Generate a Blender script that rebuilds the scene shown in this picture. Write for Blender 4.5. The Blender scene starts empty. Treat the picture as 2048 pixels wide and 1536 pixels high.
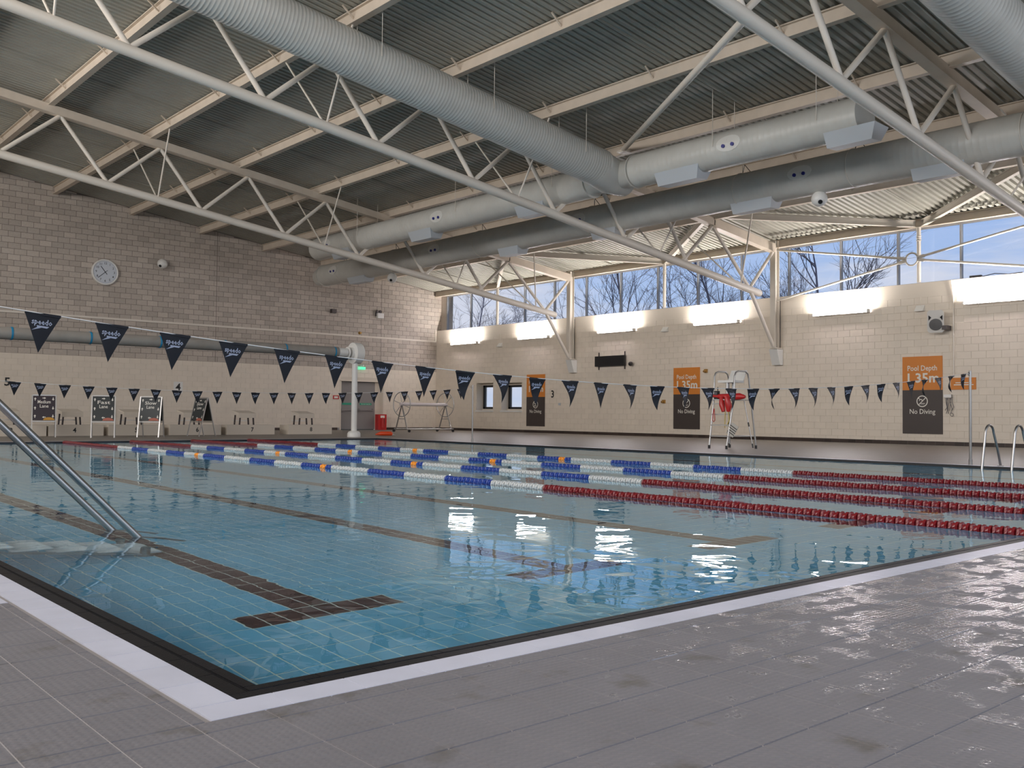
import bpy, math, random
from mathutils import Vector, Matrix
random.seed(7)
S = bpy.context.scene
C = S.collection
R_ = math.radians
# ------------------------------------------------------------------ camera
YAW, ROLL, PIT, HC, FPX = R_(41.067), R_(.5565), R_(1.812), .8548, 1901.5
F0 = Vector((math.sin(YAW), math.cos(YAW), 0)); R0 = Vector((math.cos(YAW), -math.sin(YAW), 0)); U0 = Vector((0, 0, 1))
FW = F0*math.cos(PIT)+U0*math.sin(PIT); U1 = -F0*math.sin(PIT)+U0*math.cos(PIT)
RT = R0*math.cos(ROLL)+U1*math.sin(ROLL); UP = -R0*math.sin(ROLL)+U1*math.cos(ROLL)
cd = bpy.data.cameras.new('camera'); cam = bpy.data.objects.new('camera', cd); C.objects.link(cam)
cd.sensor_width = 36; cd.lens = FPX/2048*36; cd.clip_end = 500; cd.clip_start = .05
cam.matrix_world = Matrix(((RT.x, UP.x, -FW.x, 0), (RT.y, UP.y, -FW.y, 0), (RT.z, UP.z, -FW.z, HC), (0, 0, 0, 1)))
S.camera = cam
# ------------------------------------------------------------------ view, world
S.view_settings.view_transform = 'Standard'; S.view_settings.look = 'None'
S.view_settings.exposure = 0.0; S.view_settings.gamma = 1; S.view_settings.use_curve_mapping = False
cy = S.cycles
cy.max_bounces = 7; cy.diffuse_bounces = 4; cy.glossy_bounces = 4; cy.transmission_bounces = 5; cy.transparent_max_bounces = 8
cy.sample_clamp_indirect = 4; cy.caustics_refractive = True; cy.caustics_reflective = False; cy.blur_glossy = .5
W = bpy.data.worlds.new('sky'); S.world = W; W.use_nodes = True
nt = W.node_tree; nt.nodes.clear()
def N(nt, t, **k):
    n = nt.nodes.new(t)
    for a, b in k.items():
        if a == 'i':
            for s, v in b.items(): n.inputs[s].default_value = v
        else: setattr(n, a, b)
    return n
def ramp(nt, pts, mode='LINEAR'):
    r = N(nt, 'ShaderNodeValToRGB'); r.color_ramp.interpolation = mode
    e = r.color_ramp.elements
    while len(e) < len(pts): e.new(.5)
    for q, (p, c) in zip(e, pts): q.position = p; q.color = c if len(c) == 4 else (*c, 1)
    return r
tc = N(nt, 'ShaderNodeTexCoord'); sx = N(nt, 'ShaderNodeSeparateXYZ'); nt.links.new(tc.outputs['Generated'], sx.inputs[0])
sky = ramp(nt, [(0, (.66, .76, .95)), (.12, (.52, .68, .98)), (.3, (.27, .48, .93)), (1, (.1, .25, .7))]); nt.links.new(sx.outputs['Z'], sky.inputs[0])
mp = N(nt, 'ShaderNodeMapping'); mp.inputs['Scale'].default_value = (1.6, 1.6, 9); mp.inputs['Rotation'].default_value = (R_(9), R_(-14), 0); nt.links.new(tc.outputs['Generated'], mp.inputs[0])
no = N(nt, 'ShaderNodeTexNoise', i={'Scale': 2.2, 'Detail': 6, 'Roughness': .55}); nt.links.new(mp.outputs[0], no.inputs[0])
cr = ramp(nt, [(.44, (0, 0, 0)), (.62, (.8, .8, .8))]); nt.links.new(no.outputs[0], cr.inputs[0])
mx = N(nt, 'ShaderNodeMix', data_type='RGBA'); nt.links.new(cr.outputs[0], mx.inputs[0]); nt.links.new(sky.outputs[0], mx.inputs[6]); mx.inputs[7].default_value = (.86, .87, .95, 1)
bg = N(nt, 'ShaderNodeBackground', i={'Strength': .92}); nt.links.new(mx.outputs[2], bg.inputs[0])
nt.links.new(bg.outputs[0], N(nt, 'ShaderNodeOutputWorld').inputs[0])
# ------------------------------------------------------------------ area lights added outside the unseen side and back glazing for ambient light
def area(name, loc, rot, sx_, sy_, power, col, spread=math.pi):
    l = bpy.data.lights.new(name, 'AREA'); l.shape = 'RECTANGLE'; l.size = sx_; l.size_y = sy_; l.energy = power; l.color = col; l.spread = spread
    o = bpy.data.objects.new(name, l); C.objects.link(o); o.location = loc; o.rotation_euler = rot; return o
area('ambient_fill', (-6.3, 14, 8.6), (0, R_(-90), 0), 3.4, 36, 5000, (1, .93, .85))
area('ambient_fill', (12, -5.3, 4.2), (R_(90), 0, 0), 26, 5.0, 750, (.8, .9, 1))
# ------------------------------------------------------------------ materials
MATS = {}
def mat(name, col=(.5, .5, .5), rough=.6, metal=0., spec=.5, var=0., vscale=8., bump=0., bscale=60., isl=0., emit=None, es=0., coat=0., rvar=0.):
    if name in MATS: return MATS[name]
    m = bpy.data.materials.new(name); m.use_nodes = True; MATS[name] = m
    nt = m.node_tree; b = nt.nodes['Principled BSDF']
    b.inputs['Base Color'].default_value = (*col, 1); b.inputs['Roughness'].default_value = rough; b.inputs['Metallic'].default_value = metal
    b.inputs['Specular IOR Level'].default_value = spec; b.inputs['Coat Weight'].default_value = coat
    tc = N(nt, 'ShaderNodeNewGeometry')
    L = nt.links.new; src = None
    if var or isl:
        hs = N(nt, 'ShaderNodeHueSaturation', i={'Color': (*col, 1)}); val = None
        if var:
            no = N(nt, 'ShaderNodeTexNoise', i={'Scale': vscale, 'Detail': 4}); L(tc.outputs['Position'], no.inputs[0])
            mr = N(nt, 'ShaderNodeMapRange', i={1: .3, 2: .7, 3: 1-var, 4: 1+var}); L(no.outputs[0], mr.inputs[0]); val = mr.outputs[0]
        if isl:
            mr2 = N(nt, 'ShaderNodeMapRange', i={3: 1-isl, 4: 1+isl}); 
            oi = N(nt, 'ShaderNodeObjectInfo'); ad = N(nt, 'ShaderNodeMath', operation='ADD'); fr = N(nt, 'ShaderNodeMath', operation='FRACT')
            L(tc.outputs['Random Per Island'], ad.inputs[0]); L(oi.outputs['Random'], ad.inputs[1]); L(ad.outputs[0], fr.inputs[0]); L(fr.outputs[0], mr2.inputs[0])
            if val:
                mm = N(nt, 'ShaderNodeMath', operation='MULTIPLY'); L(val, mm.inputs[0]); L(mr2.outputs[0], mm.inputs[1]); val = mm.outputs[0]
            else: val = mr2.outputs[0]
        L(val, hs.inputs['Value']); L(hs.outputs[0], b.inputs['Base Color'])
    if rvar:
        no = N(nt, 'ShaderNodeTexNoise', i={'Scale': 3, 'Detail': 3}); L(tc.outputs['Position'], no.inputs[0])
        mr = N(nt, 'ShaderNodeMapRange', i={1: .3, 2: .7, 3: rough-rvar, 4: rough+rvar}); L(no.outputs[0], mr.inputs[0]); L(mr.outputs[0], b.inputs['Roughness'])
    if bump:
        no = N(nt, 'ShaderNodeTexNoise', i={'Scale': bscale, 'Detail': 3}); L(tc.outputs['Position'], no.inputs[0])
        bp = N(nt, 'ShaderNodeBump', i={'Strength': bump, 'Distance': .01}); L(no.outputs[0], bp.inputs['Height']); L(bp.outputs[0], b.inputs['Normal'])
    if emit: b.inputs['Emission Color'].default_value = (*emit, 1); b.inputs['Emission Strength'].default_value = es
    return m
def glassmat(name, tint=(.97, .98, 1), ior=1.5):
    m = bpy.data.materials.new(name); m.use_nodes = True; nt = m.node_tree; nt.nodes.clear(); L = nt.links.new
    t = N(nt, 'ShaderNodeBsdfTransparent', i={'Color': (*tint, 1)}); g = N(nt, 'ShaderNodeBsdfGlossy', i={'Roughness': .0})
    lw = N(nt, 'ShaderNodeLayerWeight', i={'Blend': .5}); pw_ = N(nt, 'ShaderNodeMath', operation='POWER'); pw_.inputs[1].default_value = 5; L(lw.outputs['Facing'], pw_.inputs[0])
    f = N(nt, 'ShaderNodeMapRange', i={3: .05, 4: 1}); L(pw_.outputs[0], f.inputs[0]); x = N(nt, 'ShaderNodeMixShader'); o = N(nt, 'ShaderNodeOutputMaterial')
    L(f.outputs[0], x.inputs[0]); L(t.outputs[0], x.inputs[1]); L(g.outputs[0], x.inputs[2]); L(x.outputs[0], o.inputs[0]); return m
STEEL = mat('painted_steel', (.66, .57, .47), .45, var=.05, vscale=3)
STEELW = mat('painted_steel_light', (.74, .68, .6), .42)
DUCT = mat('painted_duct', (.56, .55, .51), .38, var=.05, vscale=2, spec=.5)
DIFF = mat('diffuser_grey', (.5, .53, .56), .5)
DECKM = mat('roof_deck', (.40, .39, .335), .5, var=.06, vscale=1.5)
BLOCK = mat('grey_block', (.5, .44, .385), .9, var=.06, vscale=14, isl=.13, bump=.35, bscale=90)
MORTAR = mat('mortar', (.2, .17, .15), .95)
CREAM = mat('cream_paint', (.78, .695, .59), .5, var=.03, vscale=2.5, isl=.02, bump=.15, bscale=70)
CREAMJ = mat('cream_joint', (.68, .6, .5), .6)
PLASTER = mat('cream_plaster', (.74, .66, .56), .5)
SKIRT = mat('skirting_tile', (.045, .03, .025), .3, isl=.3)
BLACKT = mat('black_tile', (.006, .006, .008), .42, spec=.18, bump=.2, bscale=200, isl=.2)
WHITET = mat('white_tile', (.5, .515, .61), .35, isl=.03, var=.05, vscale=6)
CHROME = mat('stainless', (.4, .385, .37), .33, metal=1)
ALU = mat('aluminium', (.5, .49, .48), .4, metal=.9)
WPLA = mat('white_plastic', (.78, .77, .74), .4)
BLK = mat('black_plastic', (.012, .012, .014), .4)
FLAG = mat('pennant_nylon', (.008, .009, .014), .5, spec=.25)
LOGO = mat('pennant_print', (.34, .38, .5), .6)
ROPE = mat('white_cord', (.7, .7, .7), .6)
REDP = mat('red_plastic', (.5, .02, .02), .35)
REDF = mat('red_float', (.17, .006, .01), .3); BLUEF = mat('blue_float', (.018, .05, .28), .3); WHITEF = mat('white_float', (.52, .54, .54), .3); ORF = mat('orange_float', (.85, .3, .02), .35)
GREYDOOR = mat('grey_door', (.25, .23, .225), .45)
PLATF = mat('cream_platform', (.66, .59, .5), .5)
GREENS = mat('green_sign', (.02, .32, .2), .5, emit=(.1, .9, .5), es=.0)
GREENL = mat('green_lit_sign', (.1, .8, .5), .5, emit=(.1, .8, .4), es=1.)
ORANGE = mat('orange_print', (.66, .22, .03), .5); BROWN = mat('brown_print', (.055, .042, .038), .45); WPRINT = mat('white_print', (.8, .77, .7), .5)
NUMB = mat('black_print', (.01, .01, .01), .5)
TUBEL = mat('fluorescent_tube', (1, 1, 1), .5, emit=(1, .93, .97), es=115.)
MULL = mat('grey_mullion', (.33, .34, .36), .4, metal=.3)
COVER = mat('grey_cover_roll', (.27, .25, .225), .55, var=.08, vscale=3); STRAP = mat('blue_strap', (.01, .2, .38), .5)
BARK = mat('bark', (.17, .16, .2), .9)  # bluish tint: haze and glass reflection over the branches put into the colour
DARKM = mat('dark_metal', (.06, .05, .05), .4, metal=.3)
BRASS = mat('brass', (.5, .3, .1), .35, metal=.8)
BLUED = mat('blue_grommet', (.015, .02, .2), .4)
SPK = mat('speaker_shell', (.72, .7, .66), .4); GRILL = mat('speaker_grille', (.12, .12, .12), .6)
GREYBAG = mat('grey_print', (.1, .09, .1), .5)
GLASS = glassmat('window_glass'); 
# ------------------------------------------------------------------ mesh builder
class MB:
    def __init__(s): s.v = []; s.f = []; s.sm = []
    def add(s, vs, fs, smooth=False):
        o = len(s.v); s.v += [tuple(x) for x in vs]; s.f += [tuple(o+i for i in q) for q in fs]; s.sm += [smooth]*len(fs)
    def box(s, a, b, bottom=True):
        x0, y0, z0 = a; x1, y1, z1 = b
        s.add([(x0, y0, z0), (x1, y0, z0), (x1, y1, z0), (x0, y1, z0), (x0, y0, z1), (x1, y0, z1), (x1, y1, z1), (x0, y1, z1)],
              [(4, 5, 6, 7), (0, 1, 5, 4), (1, 2, 6, 5), (2, 3, 7, 6), (3, 0, 4, 7)]+([(3, 2, 1, 0)] if bottom else []))
    def bar(s, p, q, w, h, up=(0, 0, 1)):
        p = Vector(p); q = Vector(q); d = (q-p).normalized(); u = Vector(up); u = (u-d*u.dot(d))
        if u.length < 1e-4: u = Vector((1, 0, 0))-d*d.x
        u.normalize(); r = d.cross(u)
        vs = [e+r*a*w/2+u*b*h/2 for e in (p, q) for a, b in ((-1, -1), (1, -1), (1, 1), (-1, 1))]
        s.add(vs, [(0, 1, 2, 3), (7, 6, 5, 4), (0, 4, 5, 1), (1, 5, 6, 2), (2, 6, 7, 3), (3, 7, 4, 0)])
    def ibeam(s, p, q, w, h, t=.02):
        p = Vector(p); q = Vector(q); z = Vector((0, 0, 1)); d = (q-p).normalized(); u = (z-d*d.z).normalized()
        s.bar(p+u*(h/2-t/2), q+u*(h/2-t/2), w, t); s.bar(p-u*(h/2-t/2), q-u*(h/2-t/2), w, t); s.bar(p, q, t, h-2*t)
    def tube(s, pts, r, n=10, cap=True, smooth=True):
        pts = [Vector(p) for p in pts]; rs = r if isinstance(r, (list, tuple)) else [r]*len(pts)
        d0 = (pts[1]-pts[0]).normalized(); a = Vector((0, 0, 1)) if abs(d0.z) < .9 else Vector((1, 0, 0))
        a = (a-d0*a.dot(d0)).normalized(); vs = []
        for i, p in enumerate(pts):
            if 0 < i < len(pts)-1: d = ((pts[i+1]-p).normalized()+(p-pts[i-1]).normalized()).normalized()
            elif i == 0: d = d0
            else: d = (p-pts[i-1]).normalized()
            a = (a-d*a.dot(d)).normalized(); b = d.cross(a)
            vs += [p+(a*math.cos(2*math.pi*k/n)+b*math.sin(2*math.pi*k/n))*rs[i] for k in range(n)]
        fs = [(i*n+k, i*n+(k+1) % n, (i+1)*n+(k+1) % n, (i+1)*n+k) for i in range(len(pts)-1) for k in range(n)]
        s.add(vs, fs, smooth)
        if cap: s.add(vs[:n], [tuple(range(n-1, -1, -1))]); s.add(vs[-n:], [tuple(range(n))])
    def disc(s, c, ax, r, t, n=20):
        c = Vector(c); ax = Vector(ax).normalized(); s.tube([c-ax*t/2, c+ax*t/2], r, n)
    def ring(s, c, ax, R, r, n=28, m=6, arc=1.0):
        c = Vector(c); ax = Vector(ax).normalized(); a = Vector((0, 0, 1)) if abs(ax.z) < .9 else Vector((1, 0, 0)); a = (a-ax*a.dot(ax)).normalized(); b = ax.cross(a)
        vs = []; 
        for i in range(n):
            th = 2*math.pi*i/n; e = a*math.cos(th)+b*math.sin(th)
            vs += [c+e*(R+r*math.cos(2*math.pi*j/m))+ax*r*math.sin(2*math.pi*j/m) for j in range(m)]
        s.add(vs, [(i*m+j, ((i+1) % n)*m+j, ((i+1) % n)*m+(j+1) % m, i*m+(j+1) % m) for i in range(n) for j in range(m)], True)
    def sphere(s, c, r, n=16, m=10, sz=1., half=None):
        vs = []; c = Vector(c)
        for i in range(m+1):
            t = math.pi*i/m
            for k in range(n):
                p = 2*math.pi*k/n; vs.append(c+Vector((r*math.sin(t)*math.cos(p), r*math.sin(t)*math.sin(p), r*sz*math.cos(t))))
        s.add(vs, [(i*n+k, (i+1)*n+k, (i+1)*n+(k+1) % n, i*n+(k+1) % n) for i in range(m) for k in range(n)], True)
    def poly(s, pts, t):   # extruded polygon (pts 3-D, t thickness vector)
        t = Vector(t); n = len(pts); vs = [Vector(p) for p in pts]+[Vector(p)+t for p in pts]
        s.add(vs, [tuple(range(n-1, -1, -1)), tuple(range(n, 2*n))]+[(i, (i+1) % n, n+(i+1) % n, n+i) for i in range(n)])
    def mesh(s, name, m, off=(0, 0, 0)):
        me = bpy.data.meshes.new(name); o = Vector(off)
        me.from_pydata([(x-o.x, y-o.y, z-o.z) for x, y, z in s.v], [], s.f); me.polygons.foreach_set('use_smooth', s.sm)
        if m: me.materials.append(m)
        me.update(); return me
    def build(s, name, m, parent=None):
        off = (0, 0, 0)
        if parent:
            off = Vector(parent.location); 
            if parent.parent: off = off+Vector(parent.parent.location)
        return link(name, s.mesh(name, m, off), parent)
def link(name, me, parent=None, loc=(0, 0, 0)):
    o = bpy.data.objects.new(name, me); C.objects.link(o); o.parent = parent; o.location = loc; return o
def tag(o, label=None, cat=None, group=None, kind=None):
    if label: o['label'] = label
    if cat: o['category'] = cat
    if group: o['group'] = group
    if kind: o['kind'] = kind
    return o
def thing(name, loc, label, cat, group=None, kind=None):
    o = bpy.data.objects.new(name, None); o.empty_display_size = .1; C.objects.link(o); o.location = loc; return tag(o, label, cat, group, kind)
def copy_tree(o, delta, parent=None):
    c = o.copy(); C.objects.link(c); c.parent = parent
    if parent is None: c.location = Vector(o.location)+Vector(delta)
    for ch in list(o.children): copy_tree(ch, delta, c)
    return c
def struct(o, label=None): o['kind'] = 'structure'; return o
_tx = {}
def text_raw(s, size=1., bold=0., res=2):
    k = (s, bold, res)
    if k not in _tx:
        cu = bpy.data.curves.new('t', 'FONT'); cu.body = s; cu.size = 1; cu.offset = bold; cu.resolution_u = res; cu.align_x = 'CENTER'; cu.align_y = 'CENTER'
        o = bpy.data.objects.new('t', cu); C.objects.link(o); bpy.context.view_layer.update()
        me = bpy.data.meshes.new_from_object(o.evaluated_get(bpy.context.evaluated_depsgraph_get()))
        _tx[k] = ([v.co.copy() for v in me.vertices], [tuple(p.vertices) for p in me.polygons])
        bpy.data.objects.remove(o); bpy.data.curves.remove(cu); bpy.data.meshes.remove(me)
    v, f = _tx[k]; return [(a.x*size, a.y*size) for a in v], f
def put_text(mb, s, o, r, u, size, bold=0., width=None, res=2):
    v, f = text_raw(s, size, bold, res); o = Vector(o); r = Vector(r); u = Vector(u); k = 1
    if width:
        w = max(a for a, b in v)-min(a for a, b in v); k = width/w
    mb.add([o+r*a*k+u*b for a, b in v], f)
def proj(p):
    d = Vector(p)-Vector((0, 0, HC)); z = d.dot(FW)
    if z < .1: return None
    return 1024+FPX*d.dot(RT)/z, 768-FPX*d.dot(UP)/z, z
def score(p):
    q = proj(p)
    if not q or not (-60 < q[0] < 2108 and -60 < q[1] < 1596): return -1
    return 1/q[2]
# ------------------------------------------------------------------ constants
X0, X1, Yn, Y1, Xw, Yw = 1.265, 17.822, 2.68, 27.371, 29.913, 40.431
XL, YB = -6., -5.
def zr(x): return 11.216-.133*x
Z0 = 3.04
# ================================================================== STRUCTURE
# ---- floor slab (grout level) and tiles
TX, TY = .215, .25
def tilemat(name, base, near=True):
    m = bpy.data.materials.new(name); m.use_nodes = True; nt = m.node_tree; b = nt.nodes['Principled BSDF']; L = nt.links.new
    g = N(nt, 'ShaderNodeNewGeometry'); sp = N(nt, 'ShaderNodeSeparateXYZ'); L(g.outputs['Position'], sp.inputs[0])
    no = N(nt, 'ShaderNodeTexNoise', i={'Scale': 3.2, 'Detail': 5}); L(g.outputs['Position'], no.inputs[0])
    c1 = N(nt, 'ShaderNodeMix', data_type='RGBA'); c1.inputs[6].default_value = (*[x*.84 for x in base], 1); c1.inputs[7].default_value = (*[x*1.1 for x in base], 1); L(no.outputs[0], c1.inputs[0])
    col = c1.outputs[2]
    # dried stains
    n3 = N(nt, 'ShaderNodeTexNoise', i={'Scale': 5., 'Detail': 4}); L(g.outputs['Position'], n3.inputs[0]); r3 = ramp(nt, [(.6, (1, 1, 1)), (.74, (.7, .67, .58))]); L(n3.outputs[0], r3.inputs[0])
    mu = N(nt, 'ShaderNodeMix', data_type='RGBA', blend_type='MULTIPLY'); mu.inputs[0].default_value = 1; L(col, mu.inputs[6]); L(r3.outputs[0], mu.inputs[7]); col = mu.outputs[2]
    if not near:   # joints too fine to pick apart: brick pattern
        br = N(nt, 'ShaderNodeTexBrick', i={'Scale': 1., 'Mortar Size': .004, 'Brick Width': TX, 'Row Height': TY, 'Color1': (1, 1, 1, 1), 'Color2': (.95, .95, .95, 1), 'Mortar': (.8, .8, .8, 1)}); br.offset = 0
        L(g.outputs['Position'], br.inputs[0]); m2 = N(nt, 'ShaderNodeMix', data_type='RGBA', blend_type='MULTIPLY'); m2.inputs[0].default_value = 1; L(col, m2.inputs[6]); L(br.outputs[0], m2.inputs[7]); col = m2.outputs[2]
    L(col, b.inputs['Base Color'])
    # wet patches: splashed water, strongest on the right of the near deck
    mpw = N(nt, 'ShaderNodeMapping', i={'Scale': (1.0, 1.45, 1), 'Rotation': (0, 0, .35)}); L(g.outputs['Position'], mpw.inputs[0])
    nw = N(nt, 'ShaderNodeTexNoise', i={'Scale': 5.4, 'Detail': 5, 'Roughness': .62, 'Distortion': .3}); L(mpw.outputs[0], nw.inputs[0])
    mx_ = N(nt, 'ShaderNodeMapRange', i={1: 1.7, 2: 3.9, 3: -.10, 4: .115}); mx_.clamp = True; L(sp.outputs[0], mx_.inputs[0])
    my_ = N(nt, 'ShaderNodeMapRange', i={1: 3.5, 2: 2.6, 3: 0, 4: 1}); my_.clamp = True; L(sp.outputs[1], my_.inputs[0])
    a1 = N(nt, 'ShaderNodeMath', operation='ADD'); L(nw.outputs[0], a1.inputs[0]); L(mx_.outputs[0], a1.inputs[1])
    rw = N(nt, 'ShaderNodeMapRange', i={1: .575, 2: .625, 3: 0, 4: 1}); L(a1.outputs[0], rw.inputs[0])
    mw = N(nt, 'ShaderNodeMath', operation='MULTIPLY'); L(rw.outputs[0], mw.inputs[0]); L(my_.outputs[0], mw.inputs[1])
    rr = N(nt, 'ShaderNodeMapRange', i={1: 0, 2: 1, 3: .5 if near else .42, 4: .17}); L(mw.outputs[0], rr.inputs[0]); L(rr.outputs[0], b.inputs['Roughness'])
    rsp = N(nt, 'ShaderNodeMapRange', i={1: 0, 2: 1, 3: .4, 4: 1.}); L(mw.outputs[0], rsp.inputs[0]); L(rsp.outputs[0], b.inputs['Specular IOR Level'])
    # anti-slip studs
    vo = N(nt, 'ShaderNodeTexVoronoi', i={'Scale': 42., 'Randomness': .0}); L(g.outputs['Position'], vo.inputs[0])
    rs = N(nt, 'ShaderNodeMapRange', i={1: .15, 2: .45, 3: 1, 4: 0}); L(vo.outputs[0], rs.inputs[0])
    bp = N(nt, 'ShaderNodeBump', i={'Strength': .25, 'Distance': .004}); L(rs.outputs[0], bp.inputs['Height'])
    n5 = N(nt, 'ShaderNodeTexNoise', i={'Scale': 30., 'Detail': 3}); L(g.outputs['Position'], n5.inputs[0]); b2 = N(nt, 'ShaderNodeBump', i={'Strength': .22, 'Distance': .01}); L(n5.outputs[0], b2.inputs['Height']); L(bp.outputs[0], b2.inputs['Normal'])
    L(b2.outputs[0], b.inputs['Normal'])
    return m
TNEAR = tilemat('deck_tile', (.168, .163, .178)); TFAR = tilemat('deck_far_warm_tint', (.215, .192, .168), False)  # far deck: warm light reflected there is put into the tile colour
GROUT = mat('grout', (.36, .34, .34), .6)
# tiled block of the near deck
gx0, gx1, gy0, gy1 = 1.07-.215*12, 1.07+.215*32, 2.45-.25*8, 2.54
fl = MB()
for a, b in (((XL, YB), (30.4, gy0)), ((XL, gy0), (gx0, 12.)), ((gx1, gy0), (30.4, 2.54)), ((XL, 12.), (1.11, Yw)), ((1.11, 27.53), (30.4, Yw)), ((17.98, 2.54), (30.4, 27.53))):
    fl.box((*a, -.3), (*b, 0))
floor = struct(fl.build('floor', TFAR)); tag(floor, 'grey tiled pool deck around the water, far part tinted for warm light')
g_ = MB(); g_.box((gx0, gy0, -.3), (gx1, 2.54, -.0035)); g_.box((gx0, 2.54, -.3), (1.11, 12., -.0035)); g_.build('grout_bed', GROUT, floor)
tiles = []
x = gx0
xs = [gx0+TX*i for i in range(45)]
ys = [gy0+TY*i for i in range(0, 9)]
for i in range(44):
    if xs[i]+TX <= gx1+.01:
        for j in range(8): tiles.append((xs[i], ys[j], TX, TY))
        tiles.append((xs[i], 2.45, TX, .09))
for i in range(13):
    w = TX if xs[i]+TX <= 1.1 else 1.11-xs[i]
    if xs[i] < 1.1:
        for j in range(38): tiles.append((xs[i], 2.54+TY*j, min(w, 1.11-xs[i]), TY))
def tile_box(mb, x, y, w, h, z=0., j=.0022, c=.0015):
    x0, x1, y0, y1 = x+j, x+w-j, y+j, y+h-j
    mb.add([(x0, y0, z-.004), (x1, y0, z-.004), (x1, y1, z-.004), (x0, y1, z-.004), (x0+c, y0+c, z), (x1-c, y0+c, z), (x1-c, y1-c, z), (x0+c, y1-c, z)],
           [(4, 5, 6, 7), (0, 1, 5, 4), (1, 2, 6, 5), (2, 3, 7, 6), (3, 0, 4, 7)])
def pieces(parent, items, fn, m, name, nmax, key):
    """the nmax pieces that show largest as parts (mesh data shared between equal sizes), the rest joined as stuff"""
    it = sorted(items, key=lambda q: -key(q)); cache = {}; n = 0; rest = MB()
    off = Vector(parent.location)
    for q in it:
        if n < nmax and key(q) > 0:
            o, k, maker = fn(q)
            if k not in cache:
                mb = MB(); maker(mb); cache[k] = mb.mesh(name, m)
            link(name, cache[k], parent, Vector(o)-off); n += 1
        else:
            o, k, maker = fn(q); mb = MB(); maker(mb); rest.add([Vector(v)+Vector(o) for v in mb.v], mb.f)
    if rest.v:
        r = rest.build(name, m, parent); r['kind'] = 'stuff'
pieces(floor, tiles, lambda q: ((q[0], q[1], 0), (round(q[2], 3), round(q[3], 3)), lambda mb: tile_box(mb, 0, 0, q[2], q[3])), TNEAR, 'tile', 290, lambda q: score((q[0]+q[2]/2, q[1]+q[3]/2, 0))*min(1, q[3]/.2))
# ---- pool edge: white band and black drainage edge
def band(o, i, zt, name, mat_, seg, nparts, kind):
    """rectangular ring around the pool between offset o (outer) and i (inner) in metres from the black edge line"""
    par = MB(); items = []
    ax0, ax1, ay0, ay1 = X0-o, X1+o, Yn-o, Y1+o; bx0, bx1, by0, by1 = X0-i, X1+i, Yn-i, Y1+i
    w = o-i
    def run(a, b, fixed, horiz):
        n = round((b-a)/seg); L_ = (b-a)/n
        for k in range(n):
            s = a+k*L_
            items.append((s, fixed, L_, w) if horiz else (fixed, s, w, L_))
    run(ax0, ax1, ay0, True); run(ax0, ax1, by1, True); run(by0, by1, ax0, False); run(by0, by1, bx1, False)
    par.box((ax0, ay0, -.3), (ax1, by0, zt-.004)); par.box((ax0, by1, -.3), (ax1, ay1, zt-.004)); par.box((ax0, by0, -.3), (bx0, by1, zt-.004)); par.box((bx1, by0, -.3), (ax1, by1, zt-.004))
    P = struct(par.build(name, GROUT if mat_ == WHITET else BLK))
    pieces(P, items, lambda q: ((q[0], q[1], zt), (round(q[2], 3), round(q[3], 3)), lambda mb: tile_box(mb, 0, 0, q[2], q[3], j=.0008, c=.001)), mat_, 'tile', nparts, lambda q: score((q[0]+q[2]/2, q[1]+q[3]/2, 0)))
    return P
tag(band(.14, .0, 0, 'trim_1', WHITET, .25, 150, 0), 'white tile band around the pool edge')
tag(band(-.002, -.062, -.002, 'trim_2', BLACKT, .25, 120, 0), 'black outer tile strip of the pool edge')
tag(band(-.075, -.12, -.004, 'trim_3', BLACKT, .25, 120, 0), 'black inner tile strip along the water')
cm = MB()
for a, b in (((X0-.01, Yn-.01), (X1+.01, Yn+.12)), ((X0-.01, Y1-.12), (X1+.01, Y1+.01)), ((X0-.01, Yn), (X0+.12, Y1)), ((X1-.12, Yn), (X1+.01, Y1))): cm.box((*a, -.3), (*b, -.035))
tag(struct(cm.build('trim_4', BLK)), 'dark drainage slot between the black edge tiles')
wm = MB(); wm.box((.3, 4.64, -.002), (1.105, 4.86, .0015)); wm.build('white_marker_tile', WHITET, floor)
# ---- pool basin
PD = -.9
Pi = (X0+.12, X1-.12, Yn+.12, Y1-.12)
def pooltile(name, c):
    m = mat(name, c, .35, isl=.06, var=.04, vscale=2); return m
PTB = pooltile('pool_blue_tile', (.18, .48, .67)); PTD = pooltile('pool_dark_tile', (.085, .03, .026)); PG = mat('pool_grout', (.78, .85, .76), .5)
pb = MB(); pb.box((Pi[0]-.3, Pi[2]-.3, PD-.4), (Pi[1]+.3, Pi[3]+.3, PD-.004))
basin = struct(pb.build('pool_floor', PG)); tag(basin, 'pale blue tiled pool bottom under the water')
PTX, PTY = .1172, .2385
lanes = [2.66+1.88*i for i in range(8)]
def dark(x, y):
    for c in lanes:
        if abs(x-c) < .118 and 4.5 < y < 25.4: return True
        if abs(x-c) < .465 and (4.5 < y < 4.738 or 25.2 < y < 25.42): return True
    return False
ox = 2.66-PTX*11; oy = 4.5-PTY*8
bl, dk = [], []; YT = 14.
i0 = int(math.floor((Pi[0]-ox)/PTX)); i1 = int((Pi[1]-ox)/PTX)
for i in range(i0, i1+1):
    for j in range(int(math.floor((Pi[2]-oy)/PTY)), int((YT-oy)/PTY)):
        x, y = ox+i*PTX, oy+j*PTY
        (dk if dark(x+PTX/2, y+PTY/2) else bl).append((x, y, PTX, PTY))
def ptf(q): return ((q[0], q[1], PD), 1, lambda mb: tile_box(mb, 0, 0, PTX, PTY, j=.0045, c=.001))
def psc(q):
    # refracted position: seen higher than it is
    return score((q[0]+PTX/2-.12, q[1]+PTY/2-.1, -.2))
allt = sorted([(psc(q), q, 0) for q in bl]+[(psc(q)*1.25, q, 1) for q in dk], key=lambda a: -a[0])
thr = allt[295][0]
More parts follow.
